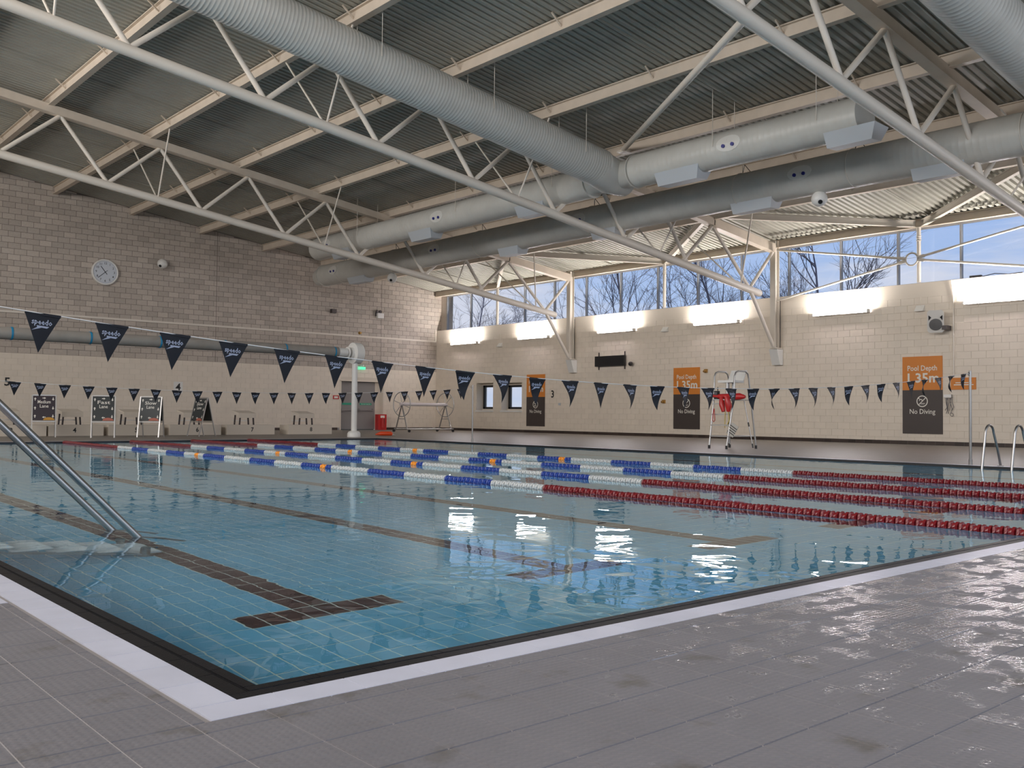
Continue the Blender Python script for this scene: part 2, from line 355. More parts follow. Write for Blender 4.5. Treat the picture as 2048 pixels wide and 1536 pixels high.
pieces(basin, bl, ptf, PTB, 'tile', 400, lambda q: psc(q) if psc(q) > thr else -1)
pieces(basin, dk, ptf, PTD, 'tile', 400, lambda q: psc(q) if psc(q)*1.25 > thr else -1)
# beyond: flat tile sheets
yt = oy+int((YT-oy)/PTY)*PTY
fb = MB(); fd = MB()
fb.add([(Pi[0]-.3, yt, PD-.001), (Pi[1]+.3, yt, PD-.001), (Pi[1]+.3, Pi[3]+.3, PD-.001), (Pi[0]-.3, Pi[3]+.3, PD-.001)], [(0, 1, 2, 3)])
for c in lanes:
    fd.box((c-.118, yt, PD-.003), (c+.118, 25.4, PD+.001)); fd.box((c-.465, 25.2, PD-.003), (c+.465, 25.42, PD+.0015))
tag(fb.build('tile', PTB, basin), kind='stuff'); tag(fd.build('tile', PTD, basin), kind='stuff')
pw = MB()
pw.box((X0-.05, Yn, PD-.1), (Pi[0], Y1, -.04)); pw.box((Pi[1], Yn, PD-.1), (X1+.05, Y1, -.04)); pw.box((X0, Yn-.05, PD-.1), (X1, Pi[2], -.04)); pw.box((X0, Pi[3], PD-.1), (X1, Y1+.05, -.04))
tag(struct(pw.build('pool_wall', PTB)), 'pale blue inner walls of the pool')
# water
wmat = bpy.data.materials.new('pool_water'); wmat.use_nodes = True; nt = wmat.node_tree; nt.nodes.clear(); L = nt.links.new
gl = N(nt, 'ShaderNodeBsdfGlass', i={'IOR': 1.333, 'Roughness': 0., 'Color': (.86, .96, 1, 1)})
g = N(nt, 'ShaderNodeNewGeometry')
mp1 = N(nt, 'ShaderNodeMapping', i={'Scale': (1, 1, 1), 'Rotation': (0, 0, .4)}); L(g.outputs['Position'], mp1.inputs[0])
w1 = N(nt, 'ShaderNodeTexNoise', i={'Scale': 2.3, 'Detail': 2.5, 'Roughness': .5, 'Distortion': .4}); L(mp1.outputs[0], w1.inputs[0])
w2 = N(nt, 'ShaderNodeTexNoise', i={'Scale': .5, 'Detail': 1}); L(g.outputs['Position'], w2.inputs[0])
rw = N(nt, 'ShaderNodeMapRange', i={1: .35, 2: .7, 3: .35, 4: 1.0}); L(w2.outputs[0], rw.inputs[0])
mu = N(nt, 'ShaderNodeMath', operation='MULTIPLY'); L(w1.outputs[0], mu.inputs[0]); L(rw.outputs[0], mu.inputs[1])
bp = N(nt, 'ShaderNodeBump', i={'Strength': 1., 'Distance': .0085}); L(mu.outputs[0], bp.inputs['Height']); L(bp.outputs[0], gl.inputs['Normal'])
L(gl.outputs[0], N(nt, 'ShaderNodeOutputMaterial').inputs[0])
wa = MB(); wa.add([(Pi[0]-.04, Pi[2]-.04, -.035), (Pi[1]+.04, Pi[2]-.04, -.035), (Pi[1]+.04, Pi[3]+.04, -.035), (Pi[0]-.04, Pi[3]+.04, -.035)], [(0, 1, 2, 3)])
tag(wa.build('pool_water', wmat), 'calm clear blue pool water with faint ripples', 'water', kind='structure')
# ---- roof deck (trapezoidal sheet, ribs run down the slope)
cl = MB(); P_ = .2; yy = YB
prof = []
while yy < Yw+.3:
    prof += [(yy, .0), (yy+.1, .0), (yy+.118, .065), (yy+.182, .065)]; yy += P_
vs = []
for y, dz in prof: vs += [(XL, y, zr(XL)+dz), (30.9, y, zr(30.9)+dz)]
cl.add(vs, [(2*i, 2*i+2, 2*i+3, 2*i+1) for i in range(len(prof)-1)])
cl.box((XL, YB, zr(XL)+.25), (XL+.01, YB+.01, zr(XL)+.26))
ceiling = struct(cl.build('ceiling', DECKM)); tag(ceiling, 'grey green profiled metal roof deck')
rc = MB(); rc.add([(XL-.4, YB-.4, zr(XL-.4)+.08), (30.75, YB-.4, zr(30.75)+.08), (30.75, Yw+.4, zr(30.75)+.08), (XL-.4, Yw+.4, zr(XL-.4)+.08),
                   (XL-.4, YB-.4, zr(XL-.4)+.3), (30.75, YB-.4, zr(30.75)+.3), (30.75, Yw+.4, zr(30.75)+.3), (XL-.4, Yw+.4, zr(XL-.4)+.3)], [(0, 1, 2, 3), (4, 7, 6, 5), (0, 4, 5, 1), (1, 5, 6, 2), (2, 6, 7, 3), (3, 7, 4, 0)])
rc.build('roof_insulation', PLASTER, ceiling)
lj = MB()
for i_, Y in enumerate((5, 13.9, 24.4, 27.6, 33.2, 36.4)):
    lj = MB(); lj.bar((XL, Y, zr(XL)-.02), (29.6, Y, zr(29.6)-.02), .05, .035); lj.build('deck_strap', DECKM, ceiling)
# ---- far wall (blockwork)
BW, BH = .45, .225
wf = MB()
DX0, DX1, DZ = 24.16, 26.62, 2.41      # door recess
def wallpoly(mb, x0, x1, z0, z1f):
    mb.add([(x0, Yw+.006, z0), (x1, Yw+.006, z0), (x1, Yw+.006, z1f(x1)), (x0, Yw+.006, z1f(x0)), (x0, Yw+.3, z0), (x1, Yw+.3, z0), (x1, Yw+.3, z1f(x1)), (x0, Yw+.3, z1f(x0))],
           [(0, 1, 2, 3), (5, 4, 7, 6), (4, 0, 3, 7), (1, 5, 6, 2), (3, 2, 6, 7), (0, 4, 5, 1)])
wallpoly(wf, XL, 30.6, Z0, lambda x: zr(x)+.04)
wallf = struct(wf.build('wall_far', MORTAR)); tag(wallf, 'grey blockwork gable wall with cream painted base behind the starting blocks')
w2_ = MB(); top = lambda x: Z0
wallpoly(w2_, XL, DX0, -.3, top); wallpoly(w2_, DX1, 30.6, -.3, top); wallpoly(w2_, DX0, DX1, DZ, top)
w2_.build('painted_base', CREAMJ, wallf)
grey, crm = [], []
def clipped(x0, x1, z0, z1): return z1 > min(zr(x0), zr(x1))-.02
r_ = 0; z = Z0
while z < zr(XL):
    x = XL-(BW/2 if r_ % 2 else 0)
    while x < 30.6:
        a, b = max(x, XL), min(x+BW, 30.6)
        if b-a > .03 and z < zr(b)-.03: grey.append((a, b, z, z+BH))
        x += BW
    z += BH; r_ += 1
z = Z0-BH*13; r_ = 1
for k in range(13):
    x = XL-(BW/2 if (k+1) % 2 else 0)
    while x < 30.6:
        a, b = max(x, XL), min(x+BW, Xw)
        if z < DZ-.02:
            for (p, q) in ((a, min(b, DX0)), (max(a, DX1), b)):
                if q-p > .04: crm.append((p, q, z, min(z+BH, Z0)))
        elif b-a > .04: crm.append((a, b, z, min(z+BH, Z0)))
        x += BW
    z += BH
def brickf(j, t, y0=Yw):
    def fn(q):
        a, b, z0, z1 = q
        za = min(z1, zr(a)-.02); zb = min(z1, zr(b)-.02)
        key = (round(b-a, 3), round(za-z0, 3), round(zb-z0, 3))
        def mk(mb, c=.003):
            w = b-a; x0, x1 = j, w-j
            mb.add([(x0, .008, j), (x1, .008, j), (x1, .008, zb-z0-j), (x0, .008, za-z0-j), (x0+c, -t, j+c), (x1-c, -t, j+c), (x1-c, -t, zb-z0-j-c), (x0+c, -t, za-z0-j-c)],
                   [(4, 5, 6, 7), (0, 1, 5, 4), (1, 2, 6, 5), (2, 3, 7, 6), (3, 0, 4, 7)])
        return (a, y0, z0), key, mk
    return fn
pieces(wallf, grey, brickf(.006, .0), BLOCK, 'block', 230, lambda q: score(((q[0]+q[1])/2, Yw, (q[2]+q[3])/2)))
pieces(wallf, crm, brickf(.0018, .0), CREAM, 'block', 60, lambda q: score(((q[0]+q[1])/2, Yw, (q[2]+q[3])/2)))
# ---- right wall: cream blockwork, plaster band, clerestory above
SILL = 5.2
openings = [(33.62, 35.1, 1.0, 2.36), (35.74, 37.04, 1.0, 2.38)]
wr = MB()
def rbox(y0, y1, z0, z1, x0=Xw+.005): wr.box((x0, y0, z0), (30.6, y1, z1))
rbox(YB, 33.62, -.3, 4.73); rbox(37.04, Yw+.006, -.3, 4.73); rbox(35.1, 35.74, 1.0, 2.36); rbox(33.62, 37.04, -.3, 1.0); rbox(33.62, 37.04, 2.38, 4.73); rbox(33.62, 35.1, 2.36, 2.38)
wallr = struct(wr.build('wall_right', CREAMJ)); tag(wallr, 'cream painted blockwork wall under the long clerestory')
pl = MB(); pl.box((Xw-.002, YB, 4.73), (30.6, Yw+.004, SILL)); pl.build('plaster_band', PLASTER, wallr)
ub = MB(); ub.box((30.2, Yw-.5, SILL), (30.6, Yw+.006, 7.1)); ub.build('window_pier', BLOCK, wallr)
rb = []
for k in range(22):
    z = k*BH-.225+.005; y = YB-(BW/2 if k % 2 else 0)
    while y < Yw:
        a, b = max(y, YB), min(y+BW, Yw); z0, z1 = max(z, .0), min(z+BH, 4.73)
        if z1-z0 > .03 and b-a > .03:
            hit = [o for o in openings if a < o[1] and b > o[0] and z0 < o[3] and z1 > o[2]]
            if hit:
                o = hit[0]
                zo0, zo1 = max(z0, o[2]), min(z1, o[3])
                if o[0]-a > .04: rb.append((a, o[0], z0, z1))
                if b-o[1] > .04: rb.append((o[1], b, z0, z1))
                aa, bb = max(a, o[0]), min(b, o[1])
                if zo0-z0 > .03: rb.append((aa, bb, z0, zo0))
                if z1-zo1 > .03: rb.append((aa, bb, zo1, z1))
            else: rb.append((a, b, z0, z1))
        y += BW
def rfn(q):
    a, b, z0, z1 = q; j = .002; c = .003
    def mk(mb):
        w = b-a; h = z1-z0
        mb.add([(.01, j, j), (.01, w-j, j), (.01, w-j, h-j), (.01, j, h-j), (0, j+c, j+c), (0, w-j-c, j+c), (0, w-j-c, h-j-c), (0, j+c, h-j-c)],
               [(7, 6, 5, 4), (4, 5, 1, 0), (5, 6, 2, 1), (6, 7, 3, 2), (7, 4, 0, 3)])
    return (Xw-.004, a, z0), (round(b-a, 3), round(z1-z0, 3)), mk
pieces(wallr, rb, rfn, CREAM, 'block', 290, lambda q: score((Xw, (q[0]+q[1])/2, (q[2]+q[3])/2)))
# unseen walls behind and left of the camera
wl = MB(); wl.box((XL-.3, YB, -.3), (XL, Yw, 6.8)); wl.box((XL-.3, YB, 10.4), (XL, Yw, zr(XL)+.05)); wl.box((XL-.3, YB, 6.8), (XL, -4, 10.4)); wl.box((XL-.3, 32, 6.8), (XL, Yw, 10.4))
tag(struct(wl.build('wall_left', PLASTER)), 'plain cream side wall with high glazing')
wb = MB(); wb.box((XL, YB-.3, -.3), (30.6, YB, 1.7)); wb.box((XL, YB-.3, 6.7), (30.6, YB, 7.2)); wb.box((XL, YB-.3, 1.7), (-1, YB, 7.2)); wb.box((25, YB-.3, 1.7), (30.6, YB, 7.2))
wb.poly([(XL, YB, 7.2), (30.6, YB, 7.2), (30.6, YB, zr(30.6)+.03), (XL, YB, zr(XL)+.03)], (0, -.3, 0))
tag(struct(wb.build('wall_back', PLASTER)), 'plain cream end wall behind the shallow end')
for nme, a, b in (('window_5', (XL-.15, -4, 6.8), (XL-.13, 32, 10.4)), ('window_6', (-1, YB-.15, 1.7), (25, YB-.13, 6.7))):
    m_ = MB(); m_.box(a, b); tag(struct(m_.build(nme, GLASS)), 'long glazed strip outside the view')
# skirting tiles
for nm, items in (('baseboard_right', [(Xw-.02, y*.3+YB, 'y') for y in range(int((Yw-YB)/.3)+1)]), ('baseboard_far', [(x*.3+XL, Yw-.02, 'x') for x in range(int((Xw-XL)/.3)) if not (DX0-.3 < x*.3+XL < DX1)])):
    p = MB()
    if nm == 'baseboard_right': p.box((Xw-.012, YB, 0), (Xw, Yw, .115))
    else: p.box((XL, Yw-.012, 0), (DX0-.06, Yw, .115)); p.box((DX1+.04, Yw-.012, 0), (Xw, Yw, .115))
    P = struct(p.build(nm, GROUT)); tag(P, 'dark brown skirting tiles at the foot of the wall')
    def sfn(q):
        if q[2] == 'y': return ((q[0], q[1], 0), 'y', lambda mb: mb.box((0, .003, .001), (.012, .297, .12)))
        return ((q[0], q[1], 0), 'x', lambda mb: mb.box((.003, 0, .001), (.297, .012, .12)))
    pieces(P, items, sfn, SKIRT, 'tile', 80, lambda q: score((q[0], q[1], .06)))
# ---- clerestory window_1
wz0, wz1, WX = SILL, 7.0, 30.25
win = struct(MB().build('window_1', MULL)); win.location = (WX, 16, wz0); tag(win, 'long band of clerestory glazing above the cream wall')
def wpart(mb, n, m): return mb.build(n, m, win)
mb = MB(); mb.box((WX-.04, YB, wz0), (WX+.04, 39.93, wz0+.05)); mb.box((WX-.04, YB, wz1-.02), (WX+.04, 39.93, wz1+.05)); wpart(mb, 'frame', MULL)
my = [13.2+2.06*k for k in range(-8, 13)]
edges = [YB]+my+[39.93]
for y in my:
    mb = MB(); mb.box((WX-.07, y-.03, wz0+.02), (WX+.05, y+.03, wz1)); wpart(mb, 'mullion', MULL)
mb = MB(); mb.box((WX-.07, 39.88, wz0), (WX+.05, 39.96, wz1)); wpart(mb, 'mullion', MULL)
for a, b in zip(edges[:-1], edges[1:]):
    mb = MB(); mb.box((WX-.006, a+.03, wz0+.04), (WX+.006, b-.03, wz1-.01)); wpart(mb, 'pane', GLASS)
# two little windows
for i, (y0, y1, z0, z1) in enumerate(openings):
    w = struct(MB().build('window_%d' % (i+2), BLK)); w.location = (30.4, y0, z0)
    tag(w, ('small dark framed window nearer the orange depth poster', 'small dark framed window nearer the corner of the hall')[i])
    mb = MB()
    for a, b in (((30.36, y0, z0+.1), (30.44, y1, z0+.2)), ((30.36, y0, z1-.2), (30.44, y1, z1-.1)), ((30.36, y0, z0+.1), (30.44, y0+.12, z1-.1)), ((30.36, y1-.12, z0+.1), (30.44, y1, z1-.1))): mb.box(a, b)
    mb.build('frame', BLK, w)
    mb = MB(); mb.box((30.395, y0+.1, z0+.18), (30.405, y1-.1, z1-.18)); mb.build('pane', GLASS, w)
    mb = MB(); mb.box((Xw-.05, y0-.05, z0-.05), (30.36, y1+.05, z0+.03)); mb.build('window_sill', WPLA, w)
    mb = MB(); mb.box((30.3, y0, z1-.1), (30.44, y1, z1)); mb.box((30.3, y0, z0+.02), (30.44, y1, z0+.1)); mb.build('lining', PLASTER, w)
# ---- door_1
d = struct(MB().build('door_1', WPLA)); d.location = (25.2, Yw+.28, 0); tag(d, 'grey double fire door in the far wall')
mb = MB(); mb.box((DX0-.05, Yw-.02, 0), (DX0+.02, Yw+.3, DZ)); mb.box((DX0-.05, Yw-.02, DZ-.02), (DX1+.05, Yw+.3, DZ+.04)); mb.box((DX1-.02, Yw-.02, 0), (DX1+.05, Yw+.3, DZ)); mb.box((26.25, Yw+.2, 0), (DX1, Yw+.3, DZ)); mb.build('door_frame', PLASTER, d)
for k, (a, b) in enumerate(((24.2, 25.2), (25.22, 26.25))):
    mb = MB(); mb.box((a, Yw+.2, .03), (b, Yw+.25, DZ-.04)); lf = mb.build('door_leaf', GREYDOOR, d)
    mb = MB(); mb.box((a+.15, Yw+.19, 1.23), (b-.2, Yw+.2, 1.33)); mb.build('fire_door_strip', GREENS, lf)
    mb = MB(); mb.bar((a+.1, Yw+.13, .98), (b-.1, Yw+.13, .98), .05, .05); mb.box((a+.08, Yw+.1, .93), (a+.18, Yw+.2, 1.05)); mb.box((b-.18, Yw+.1, .93), (b-.08, Yw+.2, 1.05)); mb.build('push_bar', GREYDOOR, lf)
mb = MB(); put_text(mb, 'Fire door keep shut', (25.72, Yw+.189, 1.28), (1, 0, 0), (0, 0, 1), .075, 0, .55); mb.build('lettering', WPRINT, d)
mb = MB(); mb.box((DX0, Yw+.29, 0), (DX1, Yw+.34, DZ)); mb.build('backing', BLK, d)
# ---- movement joints on the far wall
for X in (17.75, 26.45):
    mb = MB(); mb.box((X-.01, Yw-.003, Z0), (X+.01, Yw+.005, zr(X)-.02)); mb.build('movement_joint', MORTAR, wallf)
# ================================================================== STEEL
ordn = ['first', 'second', 'third', 'fourth', 'fifth', 'sixth', 'seventh', 'eighth', 'ninth', 'tenth', 'eleventh', 'twelfth']
PX = [25.95-3*k for k in range(10)]
for k, X in enumerate(PX):
    t = thing('roof_purlin', (X, 18, zr(X)-.2), 'cream steel roof purlin, %s counted up the slope from the clerestory' % ordn[k], 'beam', 'roof purlins')
    mb = MB(); mb.ibeam((X, YB, zr(X)-.17), (X, Yw-.01, zr(X)-.17), .17, .3, .025); mb.build('beam', STEEL, t)
    for y in [4+3.5*i for i in range(10)]:
        mb = MB(); mb.bar((X-.3, y, zr(X-.3)-.02), (X-.02, y, zr(X)-.2), .035, .03); mb.build('fly_brace', STEEL, t)
TRY = [30.1, 19.6, 9.05, -1.5]
tl = ['nearest the far gable wall', 'in the middle of the hall', 'crossing the top right of the view', 'behind the viewpoint']
def zb(x): return 5.25+.134*(28.5-x)
for ti, Y in enumerate(TRY):
    t = thing('roof_truss', (29.6, Y, 5.25), 'cream tubular roof truss '+tl[ti], 'truss', 'roof trusses')
    mb = MB(); mb.tube([(XL, Y, zb(XL)), (28.65, Y, zb(28.65))], .125, 20); mb.sphere((28.65, Y, zb(28.65)), .125, 16, 8); mb.build('bottom_chord', STEELW, t)
    mb = MB(); mb.bar((XL, Y, zr(XL)-.4), (25.95, Y, zr(25.95)-.4), .26, .24); mb.bar((25.9, Y, zr(25.95)-.4), (29.5, Y, 6.93), .26, .3); mb.build('top_chord', STEEL, t)
    tn = PX; 
    for k, X in enumerate(PX[:]):
        X = X+(.3, .3, .45, .3)[ti] if k else X
        zt = zr(X)-.5
        bn = X-1.6      # bottom node up-slope
        bn2 = X+1.4 if k else 28.05
        for bx in (bn, bn2):
            if bx > XL: 
                mb = MB(); mb.tube([(X, Y, zt), (bx, Y, zb(bx)+.06)], .062, 12); mb.build('diagonal', STEELW, t)
    mb = MB(); mb.tube([(28.05, Y, zb(28.05)), (29.5, Y, 6.8)], .06, 12); mb.build('diagonal', STEELW, t)
    mb = MB(); mb.tube([(28.1, Y, zb(28.1)), (29.58, Y, 3.35)], .07, 12); mb.build('knee_strut', STEELW, t)
    # thin lateral braces from the bottom chord to neighbouring purlins
    for X in (22.95, 16.95, 10.95, 4.95, 27.3):
        bx = X+.25
        for sy in (-1, 1):
            if ti == 2 and not (X == 22.95 and sy == -1): continue
            Xp = X if X < 27 else 26.0
            mb = MB(); mb.tube([(bx, Y, zb(bx)), (Xp, Y+sy*1.55, zr(Xp)-.3)], .026, 8); mb.build('lateral_brace', STEELW, t)
    if ti < 3:
        c = thing('steel_column', (29.6, Y, 3.3), 'cream steel column on the window wall carrying the truss '+tl[ti], 'column', 'window wall columns')
        mb = MB(); mb.box((29.5, Y-.11, 3.32), (29.52, Y+.11, 7.22)); mb.box((29.74, Y-.11, 3.32), (29.76, Y+.11, 7.22)); mb.box((29.52, Y-.01, 3.32), (29.74, Y+.01, 7.22)); mb.box((29.5, Y-.13, 3.3), (29.9, Y+.13, 3.33))
        mb.build('post', STEELW, c)
        mb = MB(); mb.poly([(29.9, Y-.17, 3.28), (29.52, Y-.17, 3.28), (29.72, Y-.17, 2.72), (29.9, Y-.17, 2.72)], (0, .34, 0)); mb.build('bracket_casing', WPLA, c)
        mb = MB(); mb.tube([(29.72, Y-.17, 3.34), (29.72, Y-.17, 5.1)], .012, 6); mb.build('cable', BLK, c)
        for s in (1, -1):
            m_ = thing('roof_tie', (29.6, Y+s*2.6, 7.2), 'roof edge tie %s the truss %s' % ('beyond' if s > 0 else 'nearer than', tl[ti]), 'beam', 'roof edge ties')
            mb = MB(); mb.ibeam((26.0, Y+s*.3, zr(26)-.18), (29.75, Y+s*5.15, zr(29.75)-.16), .13, .22, .018); mb.build('beam', STEELW, m_)
t = thing('roof_strut', (13, 9.05, 7.4), 'long diagonal tube strut from the top right truss up to the duct junction', 'strut')
mb = MB(); mb.tube([(12.95, 9.05, 7.42), (19.75, 18.0, 8.32)], .075, 14); mb.build('tube', STEELW, t); mb = MB(); mb.box((19.65, 17.85, 8.24), (20.0, 18.15, 8.3)); mb.build('end_plate', STEELW, t)
t = thing('eaves_beam', (29.8, 18, 7.2), 'cream steel eaves beam above the clerestory windows', 'beam')
mb = MB(); mb.ibeam((29.78, YB, 7.11), (29.78, Yw-.05, 7.11), .16, .27, .02); mb.build('beam', STEEL, t)
mb = MB(); mb.box((29.87, YB, 7.05), (30.2, Yw, 7.09)); mb.build('soffit', STEEL, t)
for k, Y in enumerate((14.35, 24.85, 35.3, 3.8)):
    t = thing('window_post', (29.62, Y, 5.2), 'slender round cream post in front of the clerestory, '+('behind the brace ring', 'between the first and second truss columns', 'nearest the far gable wall', 'outside the view')[k], 'post', 'clerestory posts')
    mb = MB(); mb.tube([(29.78, Y, 5.2), (29.78, Y, 7.0)], .065, 14)
    mb.build('shaft', STEELW, t); mb = MB()
    for z in (6.55, 6.62, 6.69): mb.ring((29.78, Y, z), (0, 0, 1), .072, .012, 16, 6)
    mb.build('collar', STEELW, t)
t = thing('window_bracing', (29.5, 14.35, 5.9), 'cream cross bracing with a centre ring in front of the clerestory', 'brace')
mb = MB(); mb.ring((29.5, 14.45, 5.93), (1, 0, 0), .2, .028, 28, 8); mb.build('ring', STEELW, t)
for y, z in ((19.45, 6.85), (19.45, 5.02), (9.2, 6.85), (9.2, 5.02)):
    dv = Vector((0, y-14.45, z-5.93)).normalized(); a = Vector((29.5, 14.45, 5.93))+dv*.22
    mb = MB(); mb.tube([a, (29.55, y, z)], .038, 10); mb.build('tie_rod', STEELW, t)
    mb = MB(); mb.bar(a-dv*.04, a+dv*.2, .05, .1, (0, 0, 1)); mb.build('end_plate', STEELW, t)
# ================================================================== DUCTS
def spiral(mb, p, q, r, pitch=.12, n=36, ridge=.006):
    p = Vector(p); q = Vector(q); Ln = (q-p).length; d = (q-p)/Ln; m = int(Ln/pitch); pts = []; rs = []
    for i in range(m):
        s = i*pitch
        pts += [p+d*s, p+d*(s+pitch*.78), p+d*(s+pitch*.89)]; rs += [r, r, r+ridge]
    pts.append(q); rs.append(r); mb.tube(pts, rs, n)
def zs(x): return 10.09-.142*x
def hanger(parent, p, ztop):
    mb = MB(); mb.tube([p, (p[0], p[1], ztop)], .008, 6, False); mb.build('hanger_rod', STEELW, parent)
S1 = thing('spiral_duct', (10, 17.6, zs(10)), 'big ribbed spiral air duct running down the roof slope in the middle of the view', 'duct', 'supply ducts')
mb = MB(); spiral(mb, (-1, 17.6, zs(-1)), (18.4, 17.6, zs(18.4)), .5, .085, 36, .0045); mb.build('duct_body', DUCT, S1)
for X in (2.8, 5.6, 8.4, 11.1, 14.25, 17.35):
    for s in (-1, 1): hanger(S1, (X, 17.6+s*.51, zs(X)), zr(X))
S2 = thing('spiral_duct', (14, 6.95, zs(14)), 'ribbed spiral air duct cut off by the top right corner', 'duct', 'supply ducts')
mb = MB(); spiral(mb, (1, 6.8, zs(1)), (21.6, 6.8, zs(21.6)+.0), .5, .11, 40, .008); mb.build('duct_body', DUCT, S2)
for X in (8.4, 14.25, 17.35):
    for s in (-1, 1): hanger(S2, (X, 6.8+s*.51, zs(X)), zr(X))
def plate(parent, c, nrm, along, r=.3):
    """oval inspection plate with two blue grommets, bent to the duct surface"""
    c = Vector(c); nrm = Vector(nrm).normalized(); a = Vector(along); b = nrm.cross(a)
    mb = MB(); n = 20; R = .45
    def P(u, v, h): 
        th = v/R; return c-nrm*R+a*u+(nrm*math.cos(th)+b*math.sin(th))*(R+h)
    top_ = [P(r*1.15*math.cos(2*math.pi*k/n), r*.62*math.sin(2*math.pi*k/n), .02) for k in range(n)]
    bot_ = [P(r*1.15*math.cos(2*math.pi*k/n), r*.62*math.sin(2*math.pi*k/n), -.01) for k in range(n)]
    mid = P(0, 0, .025)
    mb.add(top_+bot_+[mid], [(k, (k+1) % n, 2*n) for k in range(n)]+[(k, n+k, n+(k+1) % n, (k+1) % n) for k in range(n)])
    o = mb.build('inspection_plate', mat('duct_plate', (.68, .67, .63), .4), parent)
    for s in (-1, 1):
        mb = MB(); mb.tube([P(s*.13, .05, .0), P(s*.13, .05, .05)], .045, 12); mb.build('grommet', BLUED, parent)
def diffuser(parent, X, Z, y0, y1, r, off=.0):
    # flat bottomed outlet box hanging from the underside, one end cut back
    mb = MB(); w = .27; zt, zb_ = Z-r*.62, Z-r-.17; xc = X-.1
    a = [(X+u_, Z+v_) for u_, v_ in ((-.33, -.28), (.26, -.3), (.24, -r-.13), (-.17, -r-.16))]
    b0 = [Vector((p, y0+(.16 if q < Z-r else 0), q)) for p, q in a]; b1 = [Vector((p, y1, q)) for p, q in a]
    mb.add(b0+b1, [(3, 2, 1, 0), (4, 5, 6, 7)]+[(i, (i+1) % 4, 4+(i+1) % 4, 4+i) for i in range(4)]); mb.build('air_outlet', DIFF, parent)
A = thing('air_duct', (18.95, 22, 7.35), 'upper long pale air duct parallel to the window wall', 'duct', 'long distribution ducts')
XA, ZA_, RA = 18.95, 7.34, .43
mb = MB(); spiral(mb, (XA, 10.3, ZA_), (XA, 16.75, ZA_), RA, .15, 36, .003); spiral(mb, (XA, 18.4, ZA_), (XA, 33.6, ZA_), RA, .15, 36, .003); mb.build('duct_body', DUCT, A)
mb = MB(); mb.tube([(XA, 16.6, ZA_), (XA, 16.95, ZA_), (XA, 18.25, ZA_), (XA, 18.5, ZA_)], [.42, .36, .36, .42], 32); mb.tube([(18.2, 17.6, zs(18.2)), (18.8, 17.6, ZA_), (19.4, 17.6, ZA_-.05)], [.5, .49, .42], 32); mb.build('tee_junction', DUCT, A)
mb = MB(); mb.disc((XA, 16.8, ZA_), (0, 1, 0), .45, .03, 32); mb.disc((XA, 18.4, ZA_), (0, 1, 0), .45, .03, 32); mb.build('flange', DUCT, A)
for a, b in ((9.9, 11.1), (14.5, 15.9), (20.1, 21.35), (25.6, 26.9), (30.8, 32.1)): diffuser(A, XA, ZA_, a, b, RA)
nA = (-.93, -.2, -.25)
for y in (13.54, 25.14, 32.3): plate(A, Vector((XA, y, ZA_))+Vector((-.97, 0, .0))*RA, (-.97, 0, .0), (0, 1, 0))
for y in (11.2, 13.98, 19.6, 24.1, 30.0):
    for s in (-1, 1): hanger(A, (XA+s*.44, y, ZA_), zr(XA+s*.44))
B = thing('air_duct', (21.6, 22, 7.0), 'lower long pale air duct nearer the clerestory windows', 'duct', 'long distribution ducts')
XB, ZB, RB = 21.6, 6.99, .47
mb = MB(); spiral(mb, (XB, 3, ZB), (XB, 37.6, ZB), RB, .15, 36, .003); mb.build('duct_body', DUCT, B)
mb = MB(); mb.tube([(XB, 37.6, ZB), (XB, 37.75, ZB-.02), (XB, 38.1, ZB-.06)], [.5, .46, .38], 32); mb.build('end_cap', DUCT, B)
for a, b in ((9.2, 10.46), (14.15, 15.5), (19.7, 20.8), (24.2, 25.3), (33.9, 35.3)): diffuser(B, XB, ZB, a, b, RB)
for y in (13.26, 21.18, 28.82, 36.2): plate(B, Vector((XB, y, ZB))+Vector((-1, 0, .1))*RB, (-1, 0, .1), (0, 1, 0))
for y in (8.0, 12.0, 15.3, 20.9, 26.5, 32, 36):
    mb = MB(); mb.ring((XB, y, ZB), (0, 1, 0), RB+.012, .008, 36, 6); mb.build('hanger_band', STEELW, B); hanger(B, (XB, y, ZB+RB), zr(XB))
    mb = MB(); mb.tube([(XB, y, ZB+RB), (XB-.12, y-.15, ZB+RB+.2), (XB-.05, y-.3, ZB+RB-.02)], .01, 6); mb.build('cable_loop', BLK, B)
# dome cameras / sounders under the duct and on the wall
def dome(loc, label, r=.17, up=True):
    t = thing('dome_camera', loc, label, 'camera', 'dome cameras'); x, y, z = loc
    mb = MB(); mb.sphere((x, y, z), r, 18, 12); mb.build('dome', WPLA, t)
    mb = MB(); mb.tube([(x, y, z+r*.9), (x, y, z+r+.14)] if up else [(x, y, z), (x, y+r+.1, z)], .05, 10); mb.build('mount', WPLA, t)
    mb = MB(); mb.disc((x-r*.62, y-r*.5, z-r*.55), (-.62, -.5, -.55), r*.28, .03, 12); mb.build('lens', BLK, t)
dome((21.55, 12.95, 6.38), 'round white dome camera under the lower duct near the brace ring', .2)
dome((21.55, 32.2, 6.33), 'round white dome camera under the lower duct near the gable wall', .2)
dome((15.2, Yw-.28, 7.1), 'round white dome camera on the grey gable wall right of the clock', .21, False)
# projector-like control box on top right truss
t = thing('sensor_box', (22.4, 8.7, 7.55), 'white box fixed beside the truss in the top right corner', 'sensor'); mb = MB(); mb.box((22.2, 8.55, 7.5), (22.75, 8.85, 7.62)); mb.build('housing', WPLA, t); mb = MB(); mb.bar((22.45, 8.7, 7.6), (22.45, 8.9, 7.9), .03, .03); mb.build('bracket', WPLA, t)
